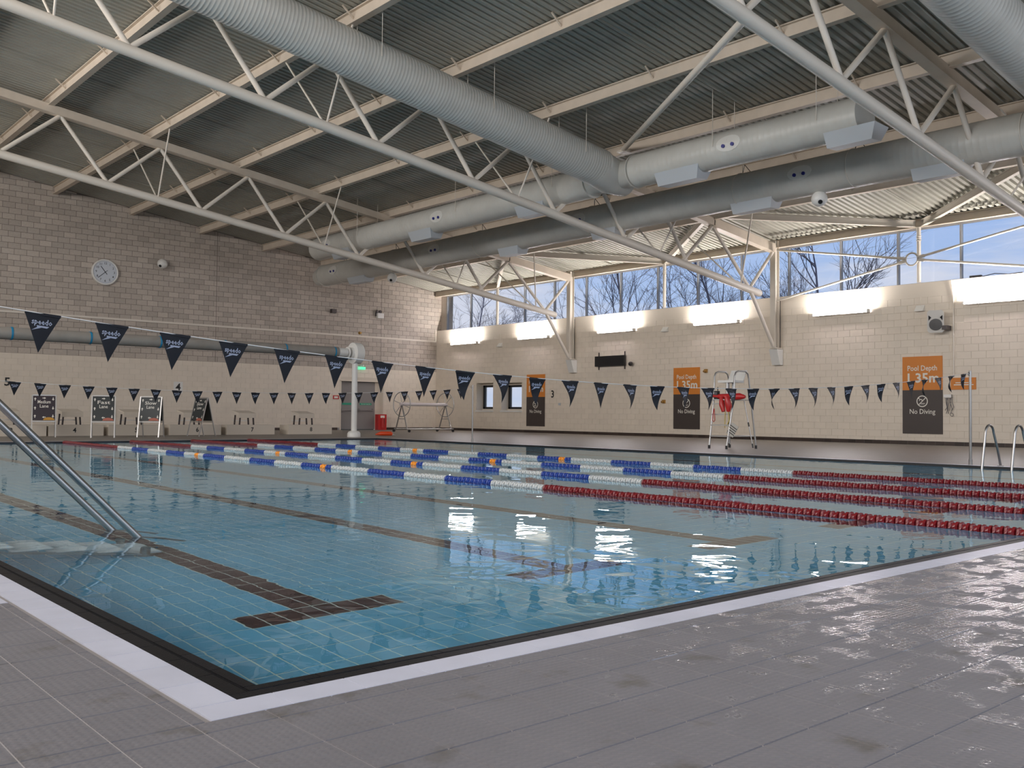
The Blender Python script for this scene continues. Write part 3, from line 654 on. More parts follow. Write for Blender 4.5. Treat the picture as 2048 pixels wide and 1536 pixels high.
# ================================================================== WALL LIGHTS
ln = ['nearest the far gable wall', 'second from the gable wall', 'above the black sports display', 'right of the sports display', 'left of the loudspeaker', 'at the right edge of the view', 'outside the view', 'outside the view, by the end wall']
for k in range(8):
    yc = 37.9-5.2*k; z = 4.43
    t = thing('wall_light', (29.8, yc, z), 'long fluorescent batten light on the cream wall, '+ln[k], 'light', 'batten lights under the clerestory')
    mb = MB(); mb.box((29.73, yc-1.02, z-.06), (29.895, yc+1.02, z-.042)); mb.box((29.8, yc-.7, z-.05), (Xw, yc-.6, z+.03)); mb.box((29.8, yc+.6, z-.05), (Xw, yc+.7, z+.0)); mb.build('housing', WPLA, t)
    mb = MB(); mb.tube([(29.745, yc-1.0, z+.01), (29.745, yc+1.0, z+.01)], .045, 12); mb.build('tube', TUBEL, t)
    area('batten_uplight', (29.7, yc, z+.07), (0, R_(204), 0), .07, 1.9, 150, (1, .94, .86))
    for s in (-1, 1):
        mb = MB(); mb.box((29.69, yc+s*1.02-.02, z-.05), (29.86, yc+s*1.02+.02, z+.06)); mb.build('end_cap', WPLA, t)
    mb = MB(); mb.tube([(29.9, yc+.75, z+.03), (29.9, yc+.75, 5.2)], .012, 6); mb.build('conduit', WPLA, t)
# ================================================================== OUTSIDE
gr = MB(); gr.box((31, -60, -1.2), (140, 120, -.9)); tag(struct(gr.build('ground', mat('grass', (.12, .16, .07), .9, var=.2, vscale=1))), 'grass outside the windows')
def tree(x, y, h, seed, label):
    rnd = random.Random(seed); t = thing('bare_tree', (x, y, -.9), label, 'tree', 'bare trees outside')
    tr = MB(); br = MB(); base = Vector((x, y, -.9))
    def limb(p, d, L_, r, dep):
        n = 5; pts = [p]; rs = [r]; q = p; dd = d
        for i in range(n):
            dd = (dd+Vector((rnd.gauss(0, .1), rnd.gauss(0, .1), rnd.gauss(.02, .05)))).normalized(); q = q+dd*L_/n; pts.append(q); rs.append(r*(1-.8*(i+1)/n)+.003)
        br.tube(pts, rs, 5 if dep < 2 else 3, False)
        if dep >= 3: return
        k = (7, 5, 4)[dep]
        for i in range(k):
            s_ = rnd.uniform(.25, 1); m = min(int(s_*n), n-1); b = pts[m].lerp(pts[m+1], s_*n-m)
            ax = Vector((rnd.gauss(0, 1), rnd.gauss(0, 1), rnd.gauss(0, .6))).normalized()
            limb(b, (dd*.9+ax*rnd.uniform(.45, .8)).normalized(), L_*rnd.uniform(.38, .6)*(1.25-s_*.4), rs[m]*.6, dep+1)
    H = h*.45; tr.tube([base, base+Vector((.1, .05, H*.5)), base+Vector((0, .1, H))], [.2, .16, .11], 8, False); top = base+Vector((0, .1, H))
    limb(top, Vector((.05, .05, 1)).normalized(), h*.5, .08, 0)
    for i in range(6):
        a = i*1.05+rnd.uniform(-.3, .3); limb(base+Vector((0, .08, H*rnd.uniform(.6, 1))), Vector((math.cos(a), math.sin(a), rnd.uniform(.7, 1.5))).normalized(), h*rnd.uniform(.3, .42), .055, 0)
    tr.build('trunk', BARK, t); o = br.build('branches', BARK, t); o['kind'] = 'stuff'
tree(44, 54, 13, 3, 'bare winter tree outside, seen behind the truss column nearest the gable')
tree(43, 39.2, 16, 5, 'bare winter tree outside, between the middle column and the one nearest the gable')
tree(42, 31.4, 13, 12, 'bare winter tree outside, just left of the middle column')
tree(41, 24.4, 12, 9, 'bare winter tree outside, just right of the middle column')
# ================================================================== WALL FITTINGS
RW, UW = Vector((0, -1, 0)), Vector((0, 0, 1))
def poster(y0, y1, z0, z1, label):
    t = thing('depth_poster', (29.89, (y0+y1)/2, z0), label, 'poster', 'pool depth posters'); w = y0-y1; h = z1-z0; zm = z0+h*.565; c = (y0+y1)/2
    xf = 29.885
    mb = MB(); mb.box((xf, y1, zm), (29.908, y0, z1)); mb.build('orange_panel', ORANGE, t)
    mb = MB(); mb.box((xf, y1, z0), (29.908, y0, zm)); mb.build('brown_panel', BROWN, t)
    mb = MB(); X = xf-.003
    put_text(mb, 'Pool Depth', (X, c, z0+h*.845), RW, UW, .24*w/1.3, .012, w*.74); put_text(mb, '1.35m', (X, c, z0+h*.715), RW, UW, .42*w/1.3, .022, w*.78)
    put_text(mb, 'No Diving', (X, c, z0+h*.285), RW, UW, .22*w/1.3, .008, w*.64); mb.build('lettering', WPRINT, t)
    mb = MB(); cc = Vector((X, c, z0+h*.42)); R = .185*w/1.3
    n = 28
    for k in range(n):
        a, b = 2*math.pi*k/n, 2*math.pi*(k+1)/n
        mb.add([cc+(RW*math.cos(q)+UW*math.sin(q))*s for s in (R, R*.84) for q in (a, b)], [(0, 1, 3, 2)])
    dg = (RW+UW).normalized(); pr_ = (RW-UW).normalized()
    mb.add([cc+dg*R*.9*s+pr_*R*.07*q for s, q in ((-1, -1), (1, -1), (1, 1), (-1, 1))], [(0, 1, 2, 3)])
    # diver and waves
    def strip(p, q, wd): 
        p = Vector(p); q = Vector(q); e = (q-p).normalized(); f = Vector((-e.y, e.x))*wd/2
        mb.add([cc+RW*a[0]*R+UW*a[1]*R for a in ((p.x+f.x, p.y+f.y), (q.x+f.x, q.y+f.y), (q.x-f.x, q.y-f.y), (p.x-f.x, p.y-f.y))], [(0, 1, 2, 3)])
    strip((-.5, .35), (-.1, .3), .13); strip((-.1, .3), (.1, -.05), .12); strip((-.45, .35), (-.5, .05), .1)
    strip((-.2, -.35), (.5, -.35), .07); strip((-.3, -.5), (.4, -.5), .06)
    mb.add([cc+RW*(-.58+.1*math.cos(2*math.pi*k/10))*R+UW*(.5+.1*math.sin(2*math.pi*k/10))*R for k in range(10)], [tuple(range(10))])
    mb.build('no_diving_symbol', WPRINT, t)
poster(14.96, 13.66, .35, 2.83, 'orange and brown pool depth poster by the flag pole, largest of the three')
poster(24.45, 23.15, .33, 2.76, 'orange and brown pool depth poster behind the lifeguard chair')
poster(33.25, 32.0, .3, 2.71, 'orange and brown pool depth poster beside the small windows')
def wallnum(s, o, r, label, h=.36, n=1):
    t = thing('depth_number', o, label, 'number'); mb = MB(); put_text(mb, s, o, r, UW, h*1.35, .02); mb.build('numeral', NUMB, t)
    if n:
        r = Vector(r); o = Vector(o); nn = r.cross(UW)*-1; mb = MB(); mb.add([o-nn*.004*0+r*a*.2+UW*b*.25+(Vector((.004, 0, 0)) if abs(r.y) > .5 else Vector((0, .004, 0))) for a, b in ((-1, -1), (1, -1), (1, 1), (-1, 1))], [(0, 1, 2, 3)]); mb.build('backing_tile', WPLA, t)
wallnum('3', (29.9, 31.49, 1.77), RW, 'black numeral 3 on the cream wall right of the small windows', .34, 0)
wallnum('5', (9.4, Yw-.012, 1.9), (1, 0, 0), 'black numeral 5 on the far wall at the left edge', .33, 0)
wallnum('4', (16.1, Yw-.012, 1.86), (1, 0, 0), 'black numeral 4 on the far wall above the starting blocks', .33, 1)
t = thing('small_orange_sign', (29.89, 13.0, 1.75), 'small orange notice on the cream wall behind the flag pole', 'sign'); mb = MB(); mb.box((29.88, 12.63, 1.75), (29.905, 13.4, 2.12)); mb.build('board', ORANGE, t)
mb = MB(); mb.box((29.877, 12.75, 1.95), (29.88, 13.25, 1.975)); mb.build('lettering', WPRINT, t); mb = MB(); mb.box((29.877, 12.7, 1.885), (29.88, 13.3, 1.915)); mb.build('lettering', WPRINT, t)
# sports display
t = thing('display_panel', (29.8, 27.8, 2.93), 'wide black display panel on the cream wall below the batten lights', 'display')
mb = MB(); mb.box((29.72, 26.98, 2.94), (29.84, 28.67, 3.38)); mb.build('screen', BLK, t)
for y in (27.05, 28.55):
    mb = MB(); mb.bar((29.86, y, 2.8), (29.86, y, 3.55), .04, .03); mb.build('mounting_rail', DARKM, t)
t = thing('wall_camera', (29.75, 26.65, 3.0), 'small grey camera right of the black display', 'camera'); mb = MB(); mb.sphere((29.74, 26.62, 3.0), .1, 14, 8); mb.tube([(29.74, 26.62, 3.0), (29.9, 26.72, 3.05)], .035, 8); mb.build('body', DARKM, t); mb = MB(); mb.disc((29.65, 26.58, 2.97), (-1, -.3, -.3), .05, .03, 12); mb.build('lens', BLK, t)
# loudspeaker
t = thing('loudspeaker', (29.6, 13.6, 3.9), 'white and grey loudspeaker on the cream wall above the right poster', 'speaker')
sp = Vector((29.58, 13.72, 3.92)); fdir = Vector((-.85, -.35, -.28)).normalized(); rdir = fdir.cross(UW).normalized()*-1; udir = rdir.cross(fdir).normalized()
if udir.z < 0: udir = -udir
def sbox(w0, h0, w1, h1, d0, d1, nn=.25):
    out = []
    for w, h, dd in ((w0, h0, d0), (w1, h1, d1)):
        c_ = nn*w; out.append([sp+rdir*a+udir*b+fdir*dd for a, b in ((-w+c_, -h), (w-c_, -h), (w, -h+c_), (w, h-c_), (w-c_, h), (-w+c_, h), (-w, h-c_), (-w, -h+c_))])
    return out
mb = MB(); a, b = sbox(.17, .27, .24, .36, -.2, .14); mb.add(a+b, [tuple(range(7, -1, -1)), tuple(range(8, 16))]+[(i, (i+1) % 8, 8+(i+1) % 8, 8+i) for i in range(8)]); mb.build('cabinet', SPK, t)
mb = MB(); n = 22; mb.add([sp+fdir*.15+rdir*.19*math.cos(2*math.pi*k/n)+udir*(-.1+.19*math.sin(2*math.pi*k/n)) for k in range(n)]+[sp+fdir*.165+udir*-.1], [(k, (k+1) % n, n) for k in range(n)]); mb.build('woofer_grille', GRILL, t)
for s in (-1, 1):
    mb = MB(); mb.poly([sp+fdir*.142+rdir*s*a+udir*b for a, b in ((.12, .13), (.2, .2), (.2, .03))], fdir*.006); mb.build('port', BLK, t)
mb = MB(); mb.box((29.55, 13.38, 3.62), (29.9, 13.52, 3.75)); mb.build('bracket', DARKM, t)
# conduits and small fittings on the cream wall
t = thing('conduit', (29.89, 13.4, 1.5), 'thin cream cable conduit running down beside the loudspeaker', 'conduit'); mb = MB(); mb.tube([(29.875, 13.3, 2.2), (29.875, 13.3, 4.7), (29.86, 13.36, 5.18)], .022, 8); mb.build('pipe', STEELW, t)
t = thing('throw_rope', (29.85, 13.42, 1.2), 'tangle of lane hooks hanging on the wall right of the poster', 'hook'); mb = MB(); mb.box((29.82, 13.36, 1.5), (29.9, 13.6, 1.6)); mb.build('hook_plate', ALU, t)
mb = MB()
for k in range(7):
    y = 13.33+.035*k; mb.tube([(29.84, y, 1.52), (29.83, y+.03*math.sin(k*2), 1.35), (29.85, y-.04*math.cos(k), 1.2-.05*(k % 3)), (29.84, y+.02, 1.1-.1*(k % 2))], .008, 6)
mb.ring((29.84, 13.35, .97), (1, 0, .2), .05, .008, 14, 6); mb.build('cord', GREYBAG, t)
for (y, z, lb) in ((35.19, 4.18, 'small white detector on the cream wall left of the second light'), (24.88, 4.31, 'small white detector on the cream wall between the display and middle column'), (14.36, 4.35, 'small white wedge detector left of the loudspeaker')):
    t = thing('motion_detector', (29.85, y, z), lb, 'sensor', 'wall detectors'); mb = MB(); mb.poly([(29.9, y-.14, z-.07), (29.76, y-.14, z-.07), (29.76, y-.14, z-.04), (29.9, y-.14, z+.13)], (0, .28, 0)); mb.build('housing', WPLA, t); mb = MB(); mb.tube([(29.9, y, z+.1), (29.9, y, 4.75)], .008, 6); mb.build('cable', STEELW, t)
for (y, z, lb) in ((24.94, 1.42, 'small brass fitting on the wall left of the middle poster'), (22.85, 2.6, 'small brass fitting on the wall right of the middle poster')):
    t = thing('brass_fitting', (29.86, y, z), lb, 'fitting', 'brass wall fittings'); mb = MB(); mb.box((29.84, y-.07, z-.07), (29.91, y+.07, z+.07)); mb.build('plate', BRASS, t); mb = MB(); mb.tube([(29.86, y, z), (29.74, y, z-.02)], .04, 12); mb.build('nozzle', BRASS, t)
t = thing('socket', (29.89, 31.0, 1.3), 'small grey socket right of the numeral 3', 'socket'); mb = MB(); mb.box((29.87, 30.95, 1.27), (29.905, 31.08, 1.38)); mb.build('plate', DIFF, t)
t = thing('wall_ledge_cable', (30.05, 13.0, 5.2), 'black adaptor with a cable lying on the window ledge', 'adaptor'); mb = MB(); mb.box((29.98, 12.5, 5.2), (30.08, 12.85, 5.28)); mb.build('body', BLK, t); mb = MB(); mb.tube([(30.0, 12.5, 5.22), (30.0, 12.1, 5.28), (30.0, 11.7, 5.22), (30, 11.3, 5.23)], .012, 6); mb.build('cable', BLK, t)
# gable wall fittings
t = thing('wall_clock', (12.92, Yw-.05, 6.5), 'round white wall clock on the grey blockwork', 'clock'); cx, cz, cr_ = 12.92, 6.52, .53
mb = MB(); mb.disc((cx, Yw-.05, cz), (0, 1, 0), cr_, .1, 40); mb.ring((cx, Yw-.1, cz), (0, 1, 0), cr_-.03, .035, 40, 8); mb.build('case', WPLA, t)
mb = MB(); mb.disc((cx, Yw-.106, cz), (0, 1, 0), cr_-.06, .012, 40); mb.build('dial', mat('dial', (.62, .66, .72), .4), t)
mb = MB()
for k in range(1, 13):
    a = 2*math.pi*k/12; put_text(mb, str(k), (cx+.36*math.sin(a), Yw-.114, cz+.36*math.cos(a)), (1, 0, 0), UW, .13, .004)
for k in range(60):
    a = 2*math.pi*k/60; e = Vector((math.sin(a), 0, math.cos(a))); mb.bar(Vector((cx, Yw-.114, cz))+e*.435, Vector((cx, Yw-.114, cz))+e*.46, .006, .003, (0, 1, 0))
mb.build('numerals', NUMB, t)
for nm, ang, L_, w in (('hour_hand', 322, .3, .022), ('minute_hand', 229, .38, .016)):
    a = R_(ang); e = Vector((math.sin(a), 0, math.cos(a))); mb = MB(); mb.bar(Vector((cx, Yw-.122, cz))-e*.12, Vector((cx, Yw-.122, cz))+e*L_, w, .006, (0, 1, 0)); mb.build(nm, NUMB, t)
t = thing('floodlight', (23.58, 40.2, 5.72), 'small dark floodlight on the grey blockwork', 'light'); mb = MB(); mb.box((23.45, Yw-.28, 5.65), (23.7, Yw-.08, 5.84)); mb.build('head', DARKM, t); mb = MB(); mb.bar((23.57, Yw, 5.75), (23.57, Yw-.15, 5.75), .05, .1); mb.build('bracket', DARKM, t)
t = thing('emergency_light', (26.27, 40.2, 5.7), 'white emergency light box on the grey blockwork near the corner', 'light'); mb = MB(); mb.box((26.1, Yw-.22, 5.6), (26.45, Yw-.06, 5.85)); mb.build('body', WPLA, t); mb = MB()
for x in (26.12, 26.3): mb.disc((x, Yw-.12, 5.94), (0, -1, -.3), .07, .08, 12)
mb.box((26.08, Yw-.08, 5.7), (26.4, Yw, 5.9)); mb.build('lamp_heads', DARKM, t)
t = thing('wall_sounder', (25.18, 40.3, 4.75), 'small beige sounder on the grey blockwork above the conduit', 'sounder'); mb = MB(); mb.tube([(25.18, Yw, 4.8), (25.18, Yw-.12, 4.8)], [.08, .05], 14); mb.build('body', BRASS, t)
t = thing('wall_conduit', (17, Yw-.03, 4.64), 'long white conduit along the grey gable wall', 'conduit'); mb = MB(); mb.bar((XL, Yw-.03, 4.63), (29.82, Yw-.03, 4.63), .05, .08); mb.bar((29.82, Yw-.03, 4.6), (29.82, Yw-.03, 5.22), .06, .05); mb.build('pipe', STEELW, t)
t = thing('exit_sign', (25.3, Yw-.1, 3.06), 'green lit exit sign above the grey doors', 'sign'); mb = MB(); mb.box((25.0, Yw-.08, 2.99), (25.5, Yw-.03, 3.12)); mb.build('lightbox', GREENL, t); mb = MB(); mb.bar((25.28, Yw-.06, 3.14), (25.28, Yw-.06, 3.22), .4, .06); mb.build('housing', WPLA, t)
mb = MB(); mb.poly([(25.05, Yw-.083, 3.06), (25.12, Yw-.083, 3.1), (25.12, Yw-.083, 3.02)], (0, -.004, 0)); mb.box((25.12, Yw-.087, 3.05), (25.22, Yw-.083, 3.07)); mb.build('arrow', WPRINT, t)
t = thing('call_point', (23.9, Yw-.04, 1.6), 'small red framed notice left of the grey doors', 'notice'); mb = MB(); mb.box((23.72, Yw-.03, 1.5), (24.05, Yw-.012, 1.68)); mb.build('plate', REDP, t); mb = MB(); mb.box((23.78, Yw-.034, 1.54), (23.99, Yw-.03, 1.64)); mb.build('print', WPRINT, t)
t = thing('extinguisher_cabinet', (26.3, 40.1, 0), 'red fire extinguisher box standing at the right side of the grey doors', 'extinguisher')
mb = MB(); mb.box((26.08, Yw-.42, 0), (26.56, Yw-.12, .78)); mb.build('cabinet', REDP, t); mb = MB(); mb.tube([(26.32, Yw-.43, .12), (26.32, Yw-.43, .55)], .07, 14); mb.sphere((26.32, Yw-.43, .55), .07, 12, 6); mb.build('cylinder', REDP, t)
mb = MB(); mb.box((26.2, Yw-.425, .6), (26.44, Yw-.42, .72)); mb.build('label_plate', WPRINT, t); mb = MB(); mb.tube([(26.32, Yw-.43, .6), (26.4, Yw-.46, .55), (26.42, Yw-.46, .3)], .012, 6); mb.build('hose', BLK, t)
# ================================================================== POOL COVER ROLLER
t = thing('cover_roller', (17.7, 28.7, 0), 'long grey rolled pool cover with blue straps held on a white post', 'roller')
mb = MB(); mb.tube([(-2, 28.7, 2.93), (17.0, 28.7, 2.94)], .175, 24); mb.build('rolled_cover', COVER, t)
for x in (4.6, 6.74, 8.81, 10.83, 12.9, 15.0, 16.85):
    mb = MB(); mb.tube([(x-.025, 28.7, 2.935), (x+.025, 28.7, 2.935)], .185, 24); mb.build('strap', STRAP, t)
mb = MB(); mb.tube([(17.0, 28.7, 2.94), (17.35, 28.7, 2.94)], [.16, .15], 20); mb.disc((17.4, 28.7, 2.94), (1, 0, 0), .2, .03, 24); mb.build('axle_sleeve', WPLA, t)
mb = MB(); mb.disc((17.72, 28.7, 2.93), (1, 0, 0), .37, .26, 32); mb.ring((17.86, 28.7, 2.93), (1, 0, 0), .33, .04, 32, 8); mb.disc((17.6, 28.7, 2.93), (1, 0, 0), .2, .2, 20); mb.build('winding_drum', WPLA, t)
mb = MB(); mb.tube([(17.7, 28.7, .2), (17.7, 28.7, 2.65)], .1, 20); mb.build('post', WPLA, t)
mb = MB(); mb.tube([(17.7, 28.7, 0), (17.7, 28.7, .12), (17.7, 28.7, .19), (17.7, 28.7, .22)], [.23, .23, .19, .1], 24); mb.build('post_base', WPLA, t)
# ================================================================== STARTING BLOCKS
bx = [(7.8, 6.7, 8.86), (9.7, 8.92, 10.64), (11.7, 10.8, 12.64), (13.85, 12.87, 14.76), (15.95, 14.98, 16.88), (18.4, 17.45, 19.34)]
for k, (c, a, b) in enumerate(bx):
    t = thing('starting_block', (c, 33.2, 0), 'cream starting block, '+('leftmost, behind the sloping handrails', 'between the Medium and Fast lane boards', 'left of the Slow lane board', 'behind the sideways sandwich board', 'second from the grey doors', 'nearest the grey doors')[k], 'starting block', 'starting blocks at the far end')
    mb = MB(); mb.box((a, 33, 0), (b, 33.7, .36)); mb.build('platform', PLATF, t)
    mb = MB(); put_text(mb, str(k+3), (c+.02, 32.995, .18), (1, 0, 0), UW, .22, .02); mb.build('numeral', NUMB, t)
    cx_ = c+(-.05 if k < 3 else -.15)
    mb = MB(); mb.poly([(cx_-.33, 33.05, .74), (cx_+.33, 33.05, .74), (cx_+.33, 33.65, .84), (cx_-.33, 33.65, .84)], (0, 0, .05)); mb.box((cx_-.33, 33.03, .62), (cx_+.33, 33.06, .78)); mb.build('standing_top', PLATF, t)
    for sx_ in (-.28, .28):
        for y in (33.12, 33.55):
            mb = MB(); mb.bar((cx_+sx_, y, .36), (cx_+sx_*.9, y, .72), .04, .06, (0, 1, 0)); mb.build('leg', DARKM, t)
    mb = MB(); mb.box((cx_-.3, 33.6, .5), (cx_+.3, 33.68, .53)); mb.build('step', WPLA, t)
    if k < 5:
        g_ = MB()
# ================================================================== SANDWICH BOARDS
PURP = [mat('board_dark', (.03, .02, .03), .5), mat('board_dark2', (.028, .034, .036), .5)]
def aboard(x, y, rot, words, label, m_, accent):
    t = thing('sandwich_board', (x, y, 0), label, 'sign', 'lane speed boards')
    M = Matrix.Rotation(rot, 3, 'Z'); o = Vector((x, y, 0)); P = lambda a, b, c: o+M @ Vector((a, b, c))
    tilt = .2
    w, h0, h1 = .31, .52, 1.28
    fr = MB()
    for s in (-1, 1):
        yb = lambda z: s*(.32*(1.32-z)/1.32+.01)
        for a in (-w-.02, w+.02):
            fr.bar(P(a, yb(0), 0), P(a, yb(1.3), 1.3), .035, .025)
        fr.bar(P(-w, yb(1.3), 1.3), P(w, yb(1.3), 1.3), .03, .03); fr.bar(P(-w, yb(h0-.03), h0-.03), P(w, yb(h0-.03), h0-.03), .025, .03)
    fr.build('frame', ALU, t)
    for s in (-1, 1):
        yb = lambda z: s*(.32*(1.32-z)/1.32+.012)
        mb = MB(); mb.poly([P(-w, yb(h0), h0), P(w, yb(h0), h0), P(w, yb(h1), h1), P(-w, yb(h1), h1)], M @ Vector((0, -s*.012, 0))); mb.build('panel', m_, t)
    yb = lambda z: -(.32*(1.32-z)/1.32+.012)-.004
    r = M @ Vector((1, 0, 0)); u = (P(0, yb(h1), h1)-P(0, yb(h0), h0)).normalized()
    mb = MB(); put_text(mb, words, P(0, yb(1.09), 1.09), r, u, .15, .008, .36); put_text(mb, 'Lane', P(0, yb(.96), .96), r, u, .15, .008, .24)
    mb.build('lettering', WPRINT, t)
    def arrow(cx, cz, ax, ay):
        mb = MB()
        e = r*ax+u*ay; f = r*-ay+u*ax; c = P(cx, yb(cz), cz)
        mb.add([c-e*.05+f*.012, c+f*.012, c-f*.012, c-e*.05-f*.012, c+f*.035, c+e*.05, c-f*.035], [(0, 1, 2, 3), (4, 5, 6)]); mb.build('arrow', WPRINT, t)
    for z in (1.18, .9, .65): arrow(-.25, z, 0, 1); arrow(.25, z, 0, -1)
    arrow(0, 1.21, 1, 0); arrow(0, .62, -1, 0)
    mb = MB(); n = 10; mb.add([P(.14+.16*math.cos(math.pi*k/n), yb(h0+.01), h0+.01+.09*math.sin(math.pi*k/n)) for k in range(n+1)], [tuple(range(n+1))]); mb.build('coloured_corner', accent, t)
YEL = mat('yellow_print', (.6, .3, .04), .5); PNK = mat('pink_print', (.5, .15, .1), .5)
aboard(8.45, 31.8, R_(-14), 'Medium', 'sandwich board reading Medium Lane, leftmost by the starting blocks', PURP[0], YEL)
aboard(9.85, 30.6, R_(-20), 'Fast', 'sandwich board reading Fast Lane, second from the left', PURP[1], PNK)
aboard(11.4, 30.8, R_(-36), 'Slow', 'sandwich board reading Slow Lane, facing the water', PURP[1], PNK)
aboard(13.3, 31.3, R_(-78), 'Slow', 'sandwich board turned sideways in front of the fourth block', PURP[1], PNK)
# ================================================================== REEL, BUOY
t = thing('cover_reel', (25.2, 35.5, 0), 'wheeled metal storage reel with two big hoops and a white roller by the corner', 'reel')
def rp(a, z, s): return (24.2+(a)*2.6, 35+s*.75, z)
for a in (0.05, .95):
    cxr = 24.1+a*2.7; 
    mb = MB(); mb.ring((cxr, 35.3, 1.25), (1, .15, 0), .55, .02, 36, 8)
    for k in range(3):
        th = k*math.pi/3+.3; e = Vector((-.1*math.cos(th), math.cos(th), math.sin(th)))*.55; mb.tube([Vector((cxr, 35.3, 1.25))-e, Vector((cxr, 35.3, 1.25))+e], .012, 8)
    mb.build('hand_wheel', ALU, t)
    mb = MB(); mb.tube([(cxr-.1, 34.7, .12), (cxr, 35.3, 1.25), (cxr+.1, 35.9, .12)], .028, 8); mb.tube([(cxr-.06, 34.95, .6), (cxr+.06, 35.65, .6)], .018, 8); mb.build('a_frame', ALU, t)
    for y in (34.7, 35.9):
        mb = MB(); mb.disc((cxr, y, .06), (0, 1, 0), .06, .05, 14); mb.build('castor', BLK, t)
mb = MB(); mb.tube([(24.15, 35.3, 1.25), (26.75, 35.3, 1.25)], .075, 16); mb.build('roller_tube', mat('pinkwhite', (.72, .66, .66), .4), t)
mb = MB(); mb.tube([(24.1, 34.7, .14), (26.7, 34.7, .14)], .025, 8); mb.tube([(24.25, 35.9, .14), (26.8, 35.9, .14)], .025, 8); mb.build('base_rail', ALU, t)
t = thing('rescue_buoy', (19.6, 29.6, 0), 'orange torpedo rescue buoy lying on the far deck', 'buoy')
mb = MB(); mb.tube([(19.3, 29.8, .05), (19.38, 29.75, .07), (19.47, 29.69, .09), (19.76, 29.5, .09), (19.82, 29.46, .06)], [.02, .05, .08, .08, .05], 14); mb.build('float', mat('orange_buoy', (.75, .07, .01), .4), t)
mb = MB(); mb.tube([(19.82, 29.46, .06), (19.98, 29.5, .02), (20.0, 29.75, .02)], .01, 6); mb.build('rope', ROPE, t)
# ================================================================== LIFEGUARD CHAIR
t = thing('lifeguard_chair', (21, 15.2, 0), 'tall aluminium lifeguard chair with a white seat facing the pool', 'chair')
fy, by = (15.5, 14.95), (15.62, 14.78)
for s in (0, 1):
    f = Vector((20.4, fy[s], 0)); b = Vector((21.5, by[s], 0)); yt_ = (15.5, 14.86)[s]
    tp = [(20.42, fy[s], .05), (20.62, yt_, 1.35), (20.64, yt_, 1.9), (20.7, yt_, 2.0), (20.82, yt_, 2.04), (21.12, yt_, 2.04), (21.22, yt_, 1.98), (21.27, yt_, 1.85), (21.48, by[s], .05)]
    mb = MB(); mb.tube(tp, .023, 10); mb.build('side_frame', ALU, t)
    for p in ((20.42, fy[s]), (21.48, by[s])):
        mb = MB(); mb.tube([(*p, 0), (*p, .09)], .034, 10); mb.build('rubber_foot', BLK, t)
for z in (.33, .62, .9, 1.18):
    x = 20.4+.16*z; mb = MB(); mb.bar((x, 15.5, z), (x, 14.93+(-.04*z/1.3), z), .05, .03); mb.build('rung', ALU, t)
mb = MB(); mb.tube([(21.42, 15.6, .33), (21.42, 14.8, .33)], .018, 8); mb.tube([(20.45, 14.92, .33), (21.42, 14.8, .33)], .018, 8); mb.build('stretcher', ALU, t)
mb = MB(); mb.box((20.5, 14.86, 1.27), (21.38, 15.5, 1.3)); mb.build('foot_platform', ALU, t)
mb = MB(); mb.box((20.68, 14.93, 1.74), (21.15, 15.42, 1.8)); mb.build('seat', WPLA, t)
mb = MB(); mb.poly([(21.12, 14.93, 1.8), (21.12, 15.42, 1.8), (21.28, 15.42, 2.08), (21.28, 14.93, 2.08)], (.03, 0, 0)); mb.build('backrest', WPLA, t)
mb = MB(); mb.tube([(20.75, 15.17, 1.3), (20.75, 15.17, 1.74)], .04, 10); mb.tube([(21.0, 15.17, 1.3), (21.0, 15.17, 1.74)], .03, 10); mb.build('seat_post', ALU, t)
for y, xx in ((14.72, 21.1), (15.3, 20.85)):
    c = thing('rescue_pole', (xx, y, .02), 'slim aluminium pole with black grips leaning on the lifeguard chair, '+('right one' if y < 15 else 'left one'), 'pole', 'poles on the chair')
    a = Vector((xx+.02, y-.1, .03)); b = Vector((xx-.03, y+.18 if y < 15 else y-.15, 1.42)); mb = MB(); mb.tube([a, b], .014, 8); mb.build('shaft', ALU, c)
    mb = MB()
    for q in (.0, .4, .93): mb.tube([a.lerp(b, q), a.lerp(b, q+.08)], .02, 8)
    mb.build('grip', BLK, c)
t = thing('rescue_tube', (20.9, 15.2, 1.3), 'red rescue tube draped over the platform of the lifeguard chair', 'rescue tube')
mb = MB(); mb.tube([(20.58, 15.6, 1.4), (20.62, 15.3, 1.37), (20.66, 15.0, 1.36), (20.72, 14.75, 1.37), (20.74, 14.6, 1.36)], [.03, .07, .09, .09, .04], 12)
mb.tube([(20.55, 15.2, 1.36), (20.5, 15.15, 1.15), (20.5, 15.1, .97)], [.06, .08, .05], 10); mb.tube([(20.5, 15.0, 1.36), (20.47, 14.92, 1.12), (20.5, 14.95, .98)], [.07, .09, .05], 10); mb.build('foam_tube', REDP, t)
mb = MB(); mb.tube([(20.5, 14.95, .98), (20.5, 14.92, .75), (20.5, 15.0, .6)], .012, 6); mb.tube([(20.5, 15.05, .98), (20.5, 15.06, .55)], .01, 6); mb.build('strap', mat('yellow_strap', (.6, .45, .1), .6), t)
t = thing('hanging_notice', (20.5, 14.9, .5), 'grey printed notice hanging tilted under the lifeguard chair', 'notice'); mb = MB()
q_ = [Vector((20.48, 15.0, .42)), Vector((20.48, 14.8, .3)), Vector((20.48, 14.62, .58)), Vector((20.48, 14.82, .70))]
mb.poly(q_, (.01, 0, 0)); mb.build('card', mat('card', (.5, .48, .44), .6), t); mb = MB()
for k in range(4):
    a = q_[0].lerp(q_[3], .2+.18*k); b = q_[1].lerp(q_[2], .2+.18*k); mb.bar(a+Vector((-.004, 0, 0)), b+Vector((-.004, 0, 0)), .004, .02)
mb.build('print', NUMB, t)
